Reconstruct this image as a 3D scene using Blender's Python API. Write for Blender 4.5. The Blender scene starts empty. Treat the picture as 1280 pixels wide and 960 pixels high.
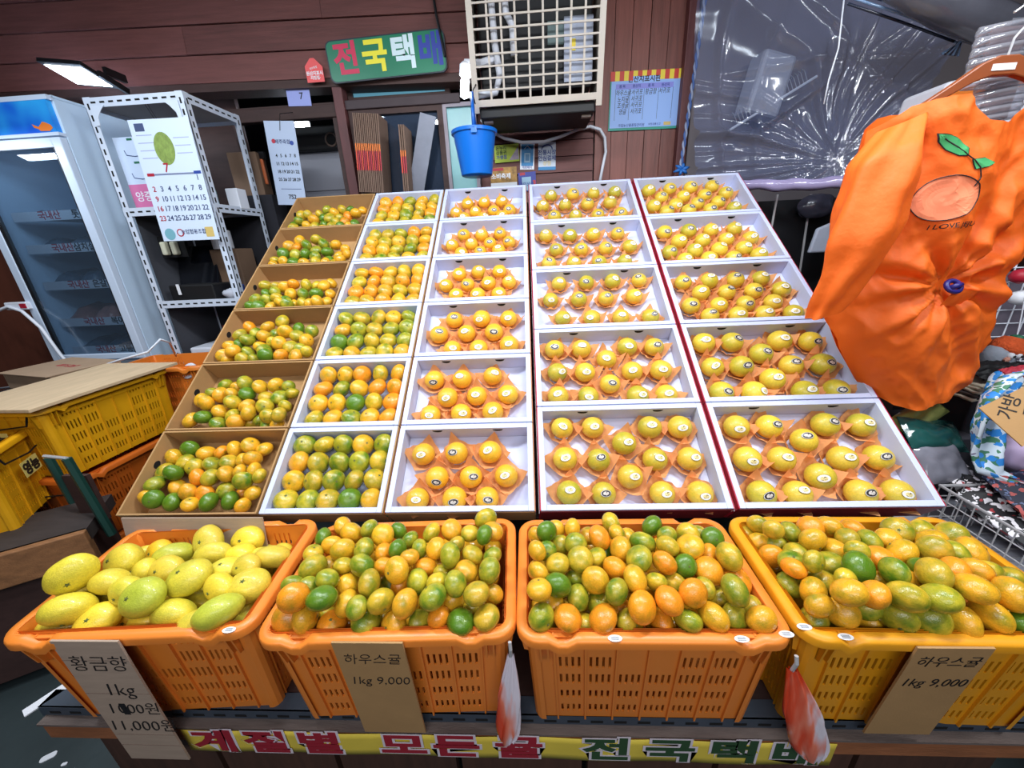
import bpy, bmesh, math, random
import numpy as np
from mathutils import Vector, Matrix, Quaternion, noise

random.seed(7)
S = bpy.context.scene
COL = S.collection
PI = math.pi
R = math.radians

# ---------------------------------------------------------------- camera
cam = bpy.data.cameras.new('camera')
cam.sensor_fit = 'HORIZONTAL'
cam.sensor_width = 36.0
cam.lens = 36.0 * 475.0 / 1280.0
cam.clip_start = 0.02
cam_o = bpy.data.objects.new('camera', cam)
COL.objects.link(cam_o)
pitch, roll, yaw = R(20.157), R(-2.802), R(-3.245)
fw = Vector((math.sin(yaw), math.cos(yaw), 0)); rt = Vector((math.cos(yaw), -math.sin(yaw), 0)); up = Vector((0, 0, 1))
f2 = fw * math.cos(pitch) - up * math.sin(pitch)
u2 = up * math.cos(pitch) + fw * math.sin(pitch)
r3 = rt * math.cos(roll) + u2 * math.sin(roll)
u3 = u2 * math.cos(roll) - rt * math.sin(roll)
cam_o.matrix_world = Matrix(((r3.x, u3.x, -f2.x, 0), (r3.y, u3.y, -f2.y, 0), (r3.z, u3.z, -f2.z, 1.5), (0, 0, 0, 1)))
S.camera = cam_o

# ---------------------------------------------------------------- world, lamps, exposure
w = bpy.data.worlds.new('world'); S.world = w; w.use_nodes = True
bg = w.node_tree.nodes['Background']
bg.inputs[0].default_value = (0.55, 0.66, 0.9, 1)
bg.inputs[1].default_value = 0.22

def area_lamp(name, loc, aim, sx, sy, power, col):
    l = bpy.data.lights.new(name, 'AREA'); l.shape = 'RECTANGLE'; l.size = sx; l.size_y = sy
    l.energy = power; l.color = col
    o = bpy.data.objects.new(name, l); COL.objects.link(o); o.location = loc
    o.rotation_euler = (Vector(aim) - Vector(loc)).to_track_quat('-Z', 'Y').to_euler()
    return o

COOL = (0.90, 0.95, 1.0)
area_lamp('led_strip_lamp', (-0.75, 0.75, 2.75), (-0.5, 1.3, 0.8), 0.7, 0.12, 36, COOL)
area_lamp('led_strip_lamp', (0.55, 0.85, 2.75), (0.4, 1.4, 0.8), 0.7, 0.12, 36, COOL)
area_lamp('led_strip_lamp', (-1.9, 1.1, 2.85), (-1.8, 1.9, 1.0), 0.9, 0.2, 22, (0.80, 0.90, 1.0))
area_lamp('led_strip_lamp', (1.5, 0.3, 2.7), (1.2, 1.3, 1.2), 0.6, 0.14, 22, COOL)
area_lamp('street_side_lamp', (0.0, -1.3, 2.5), (0.0, 1.0, 0.7), 2.4, 0.6, 40, (0.95, 0.97, 1.0))

S.view_settings.view_transform = 'Standard'
S.view_settings.look = 'None'
S.view_settings.gamma = 1.0
S.view_settings.use_curve_mapping = False
S.view_settings.exposure = -0.24
S.cycles.max_bounces = 7
S.cycles.diffuse_bounces = 3
S.cycles.glossy_bounces = 3
S.cycles.transparent_max_bounces = 12
S.cycles.use_denoising = True

# ---------------------------------------------------------------- helpers: materials
def srgb(r, g, b):
    f = lambda c: (c / 255.0 / 12.92) if c <= 10 else ((c / 255.0 + 0.055) / 1.055) ** 2.4
    return (f(r), f(g), f(b), 1.0)

MATS = {}
def mat(name, col, rough=0.5, var=0.0, scale=8.0, stretch=(1, 1, 1), bump=0.0, bscale=60.0, metal=0.0, coat=0.0, emit=None, es=1.0, trans=0.0, spec=0.5):
    if name in MATS:
        return MATS[name]
    m = bpy.data.materials.new(name); m.use_nodes = True
    nt = m.node_tree; N = nt.nodes; L = nt.links
    b = N['Principled BSDF']
    b.inputs['Base Color'].default_value = col
    b.inputs['Roughness'].default_value = rough
    b.inputs['Metallic'].default_value = metal
    b.inputs['Coat Weight'].default_value = coat
    b.inputs['Specular IOR Level'].default_value = spec
    if trans:
        b.inputs['Transmission Weight'].default_value = trans
    if emit:
        b.inputs['Emission Color'].default_value = emit
        b.inputs['Emission Strength'].default_value = es
    if var or bump:
        tc = N.new('ShaderNodeTexCoord'); mp = N.new('ShaderNodeMapping')
        mp.inputs['Scale'].default_value = stretch
        L.new(tc.outputs['Object'], mp.inputs[0])
    if var:
        nz = N.new('ShaderNodeTexNoise'); nz.inputs['Scale'].default_value = scale
        nz.inputs['Detail'].default_value = 5; nz.inputs['Roughness'].default_value = 0.6
        L.new(mp.outputs[0], nz.inputs['Vector'])
        oi = N.new('ShaderNodeObjectInfo')
        ad = N.new('ShaderNodeMath'); ad.operation = 'MULTIPLY_ADD'
        L.new(oi.outputs['Random'], ad.inputs[0]); ad.inputs[1].default_value = 0.35
        L.new(nz.outputs['Fac'], ad.inputs[2])
        rp = N.new('ShaderNodeMapRange')
        rp.inputs['From Min'].default_value = 0.3; rp.inputs['From Max'].default_value = 1.0
        rp.inputs['To Min'].default_value = 1.0 - var; rp.inputs['To Max'].default_value = 1.0 + var
        L.new(ad.outputs[0], rp.inputs['Value'])
        hs = N.new('ShaderNodeHueSaturation'); hs.inputs['Color'].default_value = col
        L.new(rp.outputs[0], hs.inputs['Value']); L.new(hs.outputs[0], b.inputs['Base Color'])
    if bump:
        n2 = N.new('ShaderNodeTexNoise'); n2.inputs['Scale'].default_value = bscale
        L.new(mp.outputs[0], n2.inputs['Vector'])
        bp = N.new('ShaderNodeBump'); bp.inputs['Strength'].default_value = bump; bp.inputs['Distance'].default_value = 0.01
        L.new(n2.outputs['Fac'], bp.inputs['Height']); L.new(bp.outputs[0], b.inputs['Normal'])
    MATS[name] = m
    return m

def fruit_mat(name, green, nscale, gain, rough, pore):
    """Skin: each fruit's own colour (object colour) turning green in blotches; the colour's alpha says how green."""
    m = bpy.data.materials.new(name); m.use_nodes = True
    nt = m.node_tree; N = nt.nodes; L = nt.links; b = N['Principled BSDF']
    oi = N.new('ShaderNodeObjectInfo'); tc = N.new('ShaderNodeTexCoord')
    ml = N.new('ShaderNodeMath'); ml.operation = 'MULTIPLY'; ml.inputs[1].default_value = 57.0
    L.new(oi.outputs['Random'], ml.inputs[0])
    ad = N.new('ShaderNodeVectorMath'); ad.operation = 'ADD'
    L.new(tc.outputs['Object'], ad.inputs[0]); L.new(ml.outputs[0], ad.inputs[1])
    nz = N.new('ShaderNodeTexNoise'); nz.inputs['Scale'].default_value = nscale; nz.inputs['Detail'].default_value = 3
    L.new(ad.outputs[0], nz.inputs['Vector'])
    s = N.new('ShaderNodeMath'); s.operation = 'MULTIPLY_ADD'; s.inputs[1].default_value = gain; s.inputs[2].default_value = -gain * 0.5
    L.new(nz.outputs['Fac'], s.inputs[0])
    f = N.new('ShaderNodeMath'); f.operation = 'ADD'; f.use_clamp = True
    L.new(s.outputs[0], f.inputs[0]); L.new(oi.outputs['Alpha'], f.inputs[1])
    mx = N.new('ShaderNodeMix'); mx.data_type = 'RGBA'
    L.new(f.outputs[0], mx.inputs['Factor']); L.new(oi.outputs['Color'], mx.inputs['A']); mx.inputs['B'].default_value = green
    n3 = N.new('ShaderNodeTexNoise'); n3.inputs['Scale'].default_value = 9; n3.inputs['Detail'].default_value = 4
    L.new(ad.outputs[0], n3.inputs['Vector'])
    mr = N.new('ShaderNodeMapRange'); mr.inputs['From Min'].default_value = 0.25; mr.inputs['From Max'].default_value = 0.75
    mr.inputs['To Min'].default_value = 0.86; mr.inputs['To Max'].default_value = 1.12
    L.new(n3.outputs['Fac'], mr.inputs['Value'])
    hs = N.new('ShaderNodeHueSaturation'); L.new(mx.outputs['Result'], hs.inputs['Color']); L.new(mr.outputs[0], hs.inputs['Value'])
    L.new(hs.outputs[0], b.inputs['Base Color'])
    b.inputs['Roughness'].default_value = rough
    b.inputs['Coat Weight'].default_value = 0.25; b.inputs['Coat Roughness'].default_value = 0.12
    vo = N.new('ShaderNodeTexVoronoi'); vo.inputs['Scale'].default_value = pore
    L.new(tc.outputs['Object'], vo.inputs['Vector'])
    bp = N.new('ShaderNodeBump'); bp.inputs['Strength'].default_value = 0.12; bp.inputs['Distance'].default_value = 0.03
    L.new(vo.outputs['Distance'], bp.inputs['Height']); L.new(bp.outputs[0], b.inputs['Normal'])
    return m

def mix_mat(name, col, gloss_rough, clear, tint, diffuse_part):
    """Thin clear film: mostly see-through, a milky share and a sharp gloss."""
    m = bpy.data.materials.new(name); m.use_nodes = True
    nt = m.node_tree; N = nt.nodes; L = nt.links; N.remove(N['Principled BSDF']); out = N['Material Output']
    tr = N.new('ShaderNodeBsdfTransparent'); tr.inputs[0].default_value = tint
    df = N.new('ShaderNodeBsdfDiffuse'); df.inputs[0].default_value = col
    gl = N.new('ShaderNodeBsdfGlossy'); gl.inputs['Roughness'].default_value = gloss_rough
    m1 = N.new('ShaderNodeMixShader'); m1.inputs[0].default_value = diffuse_part
    L.new(tr.outputs[0], m1.inputs[1]); L.new(df.outputs[0], m1.inputs[2])
    lw = N.new('ShaderNodeLayerWeight'); lw.inputs[0].default_value = 0.5
    fr = N.new('ShaderNodeMath'); fr.operation = 'POWER'; fr.inputs[1].default_value = 4.0; L.new(lw.outputs['Facing'], fr.inputs[0])
    mu = N.new('ShaderNodeMath'); mu.operation = 'MULTIPLY_ADD'; mu.inputs[1].default_value = 0.8; mu.inputs[2].default_value = 1.0 - clear
    mu.use_clamp = True
    L.new(fr.outputs[0], mu.inputs[0])
    m2 = N.new('ShaderNodeMixShader'); L.new(mu.outputs[0], m2.inputs[0]); L.new(m1.outputs[0], m2.inputs[1]); L.new(gl.outputs[0], m2.inputs[2])
    L.new(m2.outputs[0], out.inputs[0])
    return m

def print_mat(name, base, cols, scale, thresh=0.36, rough=0.6):
    """Cloth with a printed pattern of round blots in several colours."""
    m = bpy.data.materials.new(name); m.use_nodes = True
    nt = m.node_tree; N = nt.nodes; L = nt.links; b = N['Principled BSDF']; b.inputs['Roughness'].default_value = rough
    tc = N.new('ShaderNodeTexCoord'); prev = None
    for i, (c, sc, th) in enumerate(cols):
        vo = N.new('ShaderNodeTexVoronoi'); vo.inputs['Scale'].default_value = sc
        ad = N.new('ShaderNodeVectorMath'); ad.operation = 'ADD'; ad.inputs[1].default_value = (i * 3.3, i * 1.7, i * 2.1)
        L.new(tc.outputs['Object'], ad.inputs[0])
        nz = N.new('ShaderNodeTexNoise'); nz.inputs['Scale'].default_value = sc * 1.2
        L.new(ad.outputs[0], nz.inputs['Vector'])
        mv = N.new('ShaderNodeVectorMath'); mv.operation = 'MULTIPLY_ADD'; mv.inputs[1].default_value = (0.03,) * 3
        L.new(nz.outputs['Color'], mv.inputs[0]); L.new(ad.outputs[0], mv.inputs[2])
        L.new(mv.outputs[0], vo.inputs['Vector'])
        lt = N.new('ShaderNodeMath'); lt.operation = 'LESS_THAN'; lt.inputs[1].default_value = th
        L.new(vo.outputs['Distance'], lt.inputs[0])
        mx = N.new('ShaderNodeMix'); mx.data_type = 'RGBA'; L.new(lt.outputs[0], mx.inputs['Factor'])
        if prev is None: mx.inputs['A'].default_value = base
        else: L.new(prev, mx.inputs['A'])
        mx.inputs['B'].default_value = c; prev = mx.outputs['Result']
    L.new(prev, b.inputs['Base Color'])
    return m

# ---------------------------------------------------------------- helpers: geometry
class MB:
    def __init__(s): s.v = []; s.f = []; s.m = []
    def add(s, vs, fs, mi=0, M=None):
        o = len(s.v)
        s.v += [tuple(M @ Vector(p)) for p in vs] if M else [tuple(p) for p in vs]
        s.f += [tuple(i + o for i in f) for f in fs]; s.m += [mi] * len(fs); return s
    def box(s, c, d, mi=0, M=None, rz=0.0):
        x, y, z = d[0] / 2, d[1] / 2, d[2] / 2
        ca, sa = math.cos(rz), math.sin(rz)
        vs = [(c[0] + a * ca - b_ * sa, c[1] + a * sa + b_ * ca, c[2] + e) for a, b_, e in
              ((-x, -y, -z), (x, -y, -z), (x, y, -z), (-x, y, -z), (-x, -y, z), (x, -y, z), (x, y, z), (-x, y, z))]
        return s.add(vs, [(0, 3, 2, 1), (4, 5, 6, 7), (0, 1, 5, 4), (1, 2, 6, 5), (2, 3, 7, 6), (3, 0, 4, 7)], mi, M)
    def hexa(s, vs, mi=0):
        return s.add(vs, [(0, 3, 2, 1), (4, 5, 6, 7), (0, 1, 5, 4), (1, 2, 6, 5), (2, 3, 7, 6), (3, 0, 4, 7)], mi)
    def prism(s, poly, z0, z1, mi=0, M=None):
        n = len(poly)
        vs = [(p[0], p[1], z0) for p in poly] + [(p[0], p[1], z1) for p in poly]
        fs = [tuple(range(n - 1, -1, -1)), tuple(range(n, 2 * n))] + [(i, (i + 1) % n, n + (i + 1) % n, n + i) for i in range(n)]
        return s.add(vs, fs, mi, M)
    def tube(s, path, r, n=8, mi=0, closed=False, cap=True):
        P = [Vector(p) for p in path]; k = len(P); rs = r if hasattr(r, '__len__') else [r] * k
        prev = None; o = len(s.v)
        for i in range(k):
            a = P[(i - 1) % k] if (i or closed) else P[i]; b = P[(i + 1) % k] if (i < k - 1 or closed) else P[i]
            t = (b - a).normalized()
            if prev is None:
                prev = t.orthogonal().normalized()
            prev = (prev - t * prev.dot(t)).normalized(); q = t.cross(prev)
            for j in range(n):
                an = 2 * PI * j / n
                s.v.append(tuple(P[i] + (prev * math.cos(an) + q * math.sin(an)) * rs[i]))
        for i in range(k if closed else k - 1):
            for j in range(n):
                a = o + i * n; b = o + ((i + 1) % k) * n
                s.f.append((a + j, a + (j + 1) % n, b + (j + 1) % n, b + j)); s.m.append(mi)
        if cap and not closed:
            s.f.append(tuple(o + j for j in range(n - 1, -1, -1))); s.m.append(mi)
            s.f.append(tuple(o + (k - 1) * n + j for j in range(n))); s.m.append(mi)
        return s
    def lathe(s, prof, n=24, mi=0, M=None, cap0=True, cap1=True):
        vs = []; fs = []
        for r, z in prof:
            for j in range(n):
                a = 2 * PI * j / n; vs.append((r * math.cos(a), r * math.sin(a), z))
        k = len(prof)
        for i in range(k - 1):
            for j in range(n):
                fs.append((i * n + j, i * n + (j + 1) % n, (i + 1) * n + (j + 1) % n, (i + 1) * n + j))
        if cap0: fs.append(tuple(range(n - 1, -1, -1)))
        if cap1: fs.append(tuple((k - 1) * n + j for j in range(n)))
        return s.add(vs, fs, mi, M)
    def grid(s, fn, nu, nv, mi=0):
        vs = [fn(i / nu, j / nv) for j in range(nv + 1) for i in range(nu + 1)]
        fs = [(j * (nu + 1) + i, j * (nu + 1) + i + 1, (j + 1) * (nu + 1) + i + 1, (j + 1) * (nu + 1) + i) for j in range(nv) for i in range(nu)]
        return s.add(vs, fs, mi)
    def mesh(s, name, mats, smooth=False):
        me = bpy.data.meshes.new(name); me.from_pydata(s.v, [], s.f)
        for m in (mats if isinstance(mats, (list, tuple)) else [mats]): me.materials.append(m)
        me.polygons.foreach_set('material_index', s.m)
        if smooth: me.polygons.foreach_set('use_smooth', [True] * len(s.f))
        me.update(); return me
    def build(s, name, mats, parent=None, loc=None, M=None, smooth=False, bev=0.0, solid=0.0):
        o = link(name, s.mesh(name, mats, smooth), parent)
        if M is not None: o.matrix_basis = M
        if loc is not None: o.location = loc
        if bev:
            b = o.modifiers.new('bevel', 'BEVEL'); b.width = bev; b.segments = 2; b.limit_method = 'ANGLE'; b.angle_limit = R(40)
        if solid:
            q = o.modifiers.new('solid', 'SOLIDIFY'); q.thickness = solid; q.offset = 0
        return o

def link(name, me, parent=None):
    o = bpy.data.objects.new(name, me); COL.objects.link(o)
    if parent is not None: o.parent = parent
    return o

def tag(o, label=None, cat=None, group=None, kind=None):
    if label: o['label'] = label
    if cat: o['category'] = cat
    if group: o['group'] = group
    if kind: o['kind'] = kind
    return o

def thing(name, label, cat, loc=(0, 0, 0), group=None, M=None, rz=0.0):
    o = link(name, None); o.empty_display_size = 0.05
    if M is not None: o.matrix_basis = M
    else:
        o.location = loc; o.rotation_euler = (0, 0, rz)
    return tag(o, label, cat, group)

def frame(o, x, y):
    """Matrix with local x along x, local y along y (made square), z towards the reader."""
    x = Vector(x).normalized(); z = x.cross(Vector(y)).normalized(); y = z.cross(x)
    return Matrix(((x.x, y.x, z.x, o[0]), (x.y, y.y, z.y, o[1]), (x.z, y.z, z.z, o[2]), (0, 0, 0, 1)))

def text(parent, s, size, x, y, m, z=0.0012, bold=0.0, align='CENTER', name='lettering', rot=0.0, sx=1.0, shear=0.0, extr=0.0004, bend=None):
    c = bpy.data.curves.new('lettering', 'FONT'); c.body = s; c.size = size; c.align_x = align; c.align_y = 'CENTER'
    c.offset = bold * size; c.extrude = extr; c.shear = shear; c.resolution_u = 3
    t = bpy.data.objects.new('lettering', c); COL.objects.link(t)
    o = link(name, bpy.data.meshes.new('lettering'), parent)
    o.matrix_basis = Matrix.Translation((x, y, z)) @ Matrix.Rotation(rot, 4, 'Z') @ Matrix.Diagonal((sx, 1, 1, 1))
    TEXTS.append((t, o, m, bend))
    return o

TEXTS = []
def flush_texts():
    """Turn all written words into meshes in one go."""
    dg = bpy.context.evaluated_depsgraph_get(); dg.update()
    for t, o, m, bend in TEXTS:
        me = bpy.data.meshes.new_from_object(t.evaluated_get(dg)); me.name = 'lettering'
        me.materials.clear(); me.materials.append(m)
        if bend:
            for v in me.vertices: v.co = bend(v.co)
        o.data = me
    for t, o, m, bend in TEXTS:
        c = t.data; bpy.data.objects.remove(t); bpy.data.curves.remove(c)

def ordinal(n):
    w_ = ['first', 'second', 'third', 'fourth', 'fifth', 'sixth', 'seventh', 'eighth', 'ninth', 'tenth', 'eleventh', 'twelfth', 'thirteenth',
          'fourteenth', 'fifteenth', 'sixteenth', 'seventeenth', 'eighteenth', 'nineteenth', 'twentieth']
    return w_[n] if n < 20 else '%dth' % (n + 1)

def sheet(name, label, cat, tl, tr, bl, m, th=0.003, group=None, parent=None, bev=0.0):
    """Flat card given by three corners; local frame: x right 0..w, y up 0..h, z out."""
    tl, tr, bl = Vector(tl), Vector(tr), Vector(bl)
    wd, ht = (tr - tl).length, (tl - bl).length
    M = frame(bl, tr - tl, tl - bl)
    b = MB().box((wd / 2, ht / 2, -th / 2), (wd, ht, th))
    o = b.build(name, m, parent, M=M, bev=bev)
    if label: tag(o, label, cat, group)
    return o, wd, ht

def patch(parent, name, m, x, y, wd, ht, z=0.0006):
    return MB().box((x, y, z / 2), (wd, ht, z)).build(name, m, parent)

MANDARINS_LEFT = '-541,750,824,231,G -515,800,816,251,a -476,767,822,290,a -427,769,834,238,g -505,725,823,250,a -462,696,835,283,a -533,691,830,226,y -410,695,839,265,g -509,647,833,299,y -497,685,801,243,a -441,652,832,225,y -393,645,839,288,g -453,606,841,251,g -533,606,824,243,g -495,598,827,225,g -423,622,805,248,a -360,602,835,276,y -497,556,847,303,o -438,556,845,302,G -404,576,807,274,a -367,550,827,225,g -525,556,788,305,o -486,556,791,305,a -435,558,768,287,o -359,557,779,297,g -467,596,758,243,y -380,740,840,271,a -355,775,821,230,G -315,740,823,225,g -326,690,843,225,G -365,697,823,242,o -283,711,822,233,g -240,703,832,247,a -263,757,831,248,y -214,767,830,266,a -291,665,842,225,a -194,717,828,225,y -196,664,849,281,g -166,754,830,225,y -125,726,850,235,G -131,803,832,291,y -109,763,828,262,a -150,687,827,248,y -103,681,830,225,g -256,664,815,242,o -344,648,834,225,o -304,620,852,283,a -157,639,829,252,a -105,634,836,279,g -215,651,807,225,y -261,616,823,275,g -215,607,832,225,y -172,594,842,265,g -341,643,781,243,g -303,625,799,243,o -212,561,843,281,g -126,575,836,265,y -100,613,791,243,a -339,595,751,243,y -324,567,824,271,y -271,561,825,285,a -180,599,790,243,a -144,603,762,243,y -206,562,786,239,o -249,563,771,237,g -300,554,774,278,a -159,554,785,277,G -106,555,795,262,y'
MANDARINS_MID = '1,758,816,239,a 24,738,848,254,G 48,781,816,245,a 90,769,830,238,a 0,671,854,227,a 23,696,829,227,g 58,736,807,243,y 91,713,833,261,g 149,729,837,285,o 131,776,800,243,a 190,795,823,263,y 195,749,829,230,a 227,765,802,243,a 193,702,828,272,a 44,654,832,263,y 95,661,839,284,y 134,685,820,243,y 246,715,834,289,g 222,658,843,299,g 0,657,812,225,a 2,625,840,225,a 2,574,848,249,a 40,598,833,277,G 83,650,792,243,g 121,617,826,279,a 170,650,823,275,o 201,608,838,278,a 165,727,790,243,G 83,598,798,259,g 128,605,775,256,g 158,582,833,260,g 30,595,783,250,a 5,554,797,276,g 2,604,754,243,a 57,555,794,291,o 127,555,792,295,o 173,603,759,243,o 202,556,822,305,o 178,560,777,253,y 94,571,756,243,y 17,643,760,243,a 287,778,827,269,G 308,733,836,234,g 362,746,829,265,y 404,778,798,243,y 346,696,838,305,a 417,739,822,267,G 294,690,846,248,y 316,719,794,243,y 273,647,842,260,o 416,663,842,296,y 391,699,813,243,o 319,648,833,233,G 368,646,819,304,o 248,614,823,225,y 291,629,802,243,y 300,668,780,243,o 307,578,834,283,o 343,604,817,225,y 429,644,792,305,o 391,585,833,305,g 380,618,777,243,y 256,564,830,286,o 249,566,765,291,o 292,553,791,260,g 343,559,794,292,a 392,571,778,260,y 432,554,792,280,a 435,596,775,243,y 425,563,745,243,y'
MANDARINS_RIGHT = '558,802,808,241,y 546,808,769,225,y 561,751,836,225,y 613,764,818,255,g 547,770,778,246,a 583,757,780,269,g 663,772,821,285,o 716,782,815,285,a 769,778,811,263,o 579,807,749,243,a 624,778,763,243,a 631,720,834,281,a 719,734,825,235,y 765,728,821,269,g 595,712,804,245,y 679,708,812,298,a 550,721,785,279,o 545,647,825,243,o 562,676,811,271,g 577,642,849,225,y 638,670,814,297,g 686,670,848,225,y 656,628,848,305,G 612,691,762,243,y 601,636,798,276,y 546,646,780,260,g 575,666,754,243,a 560,605,807,284,a 544,567,814,255,a 613,602,841,227,y 579,555,862,290,a 591,566,797,275,a 549,574,764,286,y 609,576,748,283,y 640,577,802,261,g 661,581,752,269,a 857,763,818,302,y 813,735,820,252,a 932,776,805,276,y 985,765,803,305,y 797,686,829,305,a 743,673,822,287,o 903,732,817,303,a 852,678,843,305,y 903,681,831,257,g 953,696,821,305,a 792,637,836,225,G 811,669,781,243,o 706,608,857,263,g 771,599,859,305,y 838,624,840,287,o 890,632,830,276,a 934,647,815,243,y 978,643,800,255,y 701,624,813,225,a 630,559,852,266,o 750,619,810,303,a 685,556,850,305,y 745,556,846,305,g 821,573,851,305,a 859,610,778,253,o 914,610,790,243,a 900,578,831,305,a 689,559,793,305,g 747,556,790,305,g 803,556,786,305,a 858,561,796,305,a 872,571,747,243,o 787,603,774,243,G 953,598,740,243,y 907,553,788,225,G 707,577,733,243,y 744,631,760,243,y 697,612,760,243,g 919,567,749,243,o'
BIG_ = '-1055,567,750,397,y -1046,614,850,410,y -1022,567,799,399,y -1039,703,799,410,y -962,563,771,353,a -987,628,811,361,y -1065,615,790,335,y -1025,639,750,335,y -937,598,731,315,a -860,583,816,406,g -925,606,807,331,y -975,685,781,316,y -870,579,746,335,a -1005,758,770,335,o -945,740,783,345,g -911,684,787,354,y -807,640,810,410,y -860,651,765,335,y -881,778,787,372,y -830,732,787,353,y -788,797,775,366,a -768,743,777,335,a -763,684,787,310,y -705,684,795,310,y -711,749,762,310,y -668,726,786,347,y -729,629,792,331,a -667,637,788,382,y -804,580,767,392,y -681,566,795,389,g -687,622,727,335,y -805,639,732,335,y -738,563,765,335,y -1063,769,745,335,y'
BROWN_BOXES = ['-1201,240,-47,290,G -1242,209,-45,290,a -1127,219,-43,290,a -1078,224,-48,238,o -1032,234,-44,277,a -976,244,-38,290,a -927,232,-47,265,a -935,187,-22,290,a -981,188,-36,235,a -1189,188,-46,290,y -1140,168,-36,290,y -1082,176,-38,290,g -1028,184,-41,290,y -1242,156,-42,284,y -1184,141,-17,290,G -1105,129,-30,280,o -1054,124,-22,290,y -1003,135,-21,290,a -955,140,-16,235,a -920,104,-1,290,g -912,146,-21,255,a -876,121,-6,235,y -1236,107,-25,290,g -1176,102,-52,290,a -1115,80,-31,290,a -1064,79,-41,290,o -1003,88,-47,290,g -957,84,-67,253,o -895,74,-30,235,a -1242,66,-35,290,a -1214,57,-26,290,G -1160,52,-40,290,G -1084,40,-27,247,a -1020,44,-20,290,G -960,51,-31,290,G -912,35,-31,244,a', '-1185,503,-44,269,g -1140,492,-48,235,a -1095,500,-29,290,g -1022,476,-23,290,a -969,487,-31,290,a -917,479,-31,235,g -887,444,-25,235,y -1069,453,-32,290,G -1173,452,-34,290,a -1219,468,-41,235,g -1125,452,-24,235,a -1100,411,-20,290,y -1243,433,-38,277,a -1203,411,-22,290,a -994,437,-36,250,y -935,433,-32,290,g -972,392,-24,290,y -1049,400,-33,290,a -1015,360,-14,290,a -1148,383,-40,290,a -1092,362,-40,290,y -1198,357,-33,290,G -1242,348,-36,290,a -1135,332,-39,268,g -1055,328,-24,290,a -1033,350,-64,290,y -938,344,-16,267,y -888,340,-2,282,y -903,395,-33,235,y -954,324,-48,241,g -909,323,-37,235,a -987,346,-48,235,g', '-1069,827,-39,290,y -1205,798,-42,290,o -1121,795,-37,290,a -1220,748,-28,290,y -1019,750,-21,290,a -982,781,-43,281,G -911,756,-30,263,g -1069,755,-36,235,g -1161,763,-42,255,g -1115,741,-33,290,a -1167,713,-22,290,g -965,731,-30,290,y -918,705,-31,290,a -1074,712,-42,240,y -1030,694,-28,290,a -980,678,-37,290,y -1117,691,-44,273,a -1078,658,-29,290,g -1212,701,-39,235,G -1242,692,-37,290,a -1199,651,-15,290,a -1163,667,-49,277,g -1049,618,-12,290,G -1000,629,-30,290,o -931,618,-22,290,a -891,638,-20,235,y -933,662,-30,235,g -1242,638,-30,290,a -1232,629,-43,256,a -1158,619,-31,270,y -1111,620,-34,235,g', '-1227,1054,-34,290,y -1178,1050,-39,235,y -1130,1042,-37,290,a -1081,1042,-21,260,o -1028,1045,-34,290,y -929,1018,-18,290,a -917,1061,-43,248,a -978,1040,-33,235,y -1208,1007,-38,236,G -1164,1009,-33,237,g -1094,1002,-45,290,a -1026,990,-38,290,g -949,968,-18,290,G -1241,966,-34,290,g -1190,964,-38,253,g -1140,968,-36,282,y -1099,917,-14,242,a -1096,953,-37,235,G -1058,936,-47,235,a -1010,935,-42,290,y -969,914,-24,235,a -924,908,-10,290,a -893,977,-31,235,a -901,934,-35,235,a -1242,918,-36,290,G -1207,915,-33,290,G -1154,918,-40,265,a -1061,906,-13,264,g', '-1175,1392,-36,290,a -1084,1392,-36,290,y -1210,1341,-31,287,a -1163,1325,-29,238,o -1115,1336,-27,290,g -1029,1346,-31,290,g -962,1330,-29,290,a -1061,1303,-39,290,g -992,1278,-30,290,G -1217,1280,-29,290,G -1153,1270,-32,290,g -1098,1266,-27,281,G -904,1293,-30,235,a -933,1254,-43,290,a -885,1251,-27,235,a -1247,1238,-33,235,y -1202,1227,-35,255,a -1145,1216,-34,290,G -1091,1207,-38,290,a -1048,1250,-35,290,g -1025,1200,-29,290,y -978,1230,-43,253,G -977,1195,-29,252,a -938,1201,-48,274,a -898,1197,-18,253,a -1247,1207,-38,235,a', '-1234,1616,-37,290,y -1226,1553,-28,270,g -1247,1527,-39,238,G -1237,1493,-32,290,y -1189,1601,-21,235,y -1148,1562,-32,290,a -1177,1519,-35,251,a -1128,1508,-38,280,y -1133,1615,-33,235,y -1095,1644,-31,276,g -1050,1615,-32,290,a -1016,1652,-38,275,y -961,1632,-30,235,G -916,1583,-19,290,a -895,1632,-34,235,a -967,1580,-36,290,o -1059,1562,-25,290,y -1104,1581,-35,240,G -1081,1519,-38,235,G -1019,1527,-32,290,y -1015,1583,-42,235,y -966,1525,-35,290,o -1025,1486,-28,257,y -979,1484,-24,235,G -911,1513,-35,236,G -938,1484,-29,235,a -1075,1484,-34,235,a']
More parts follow.
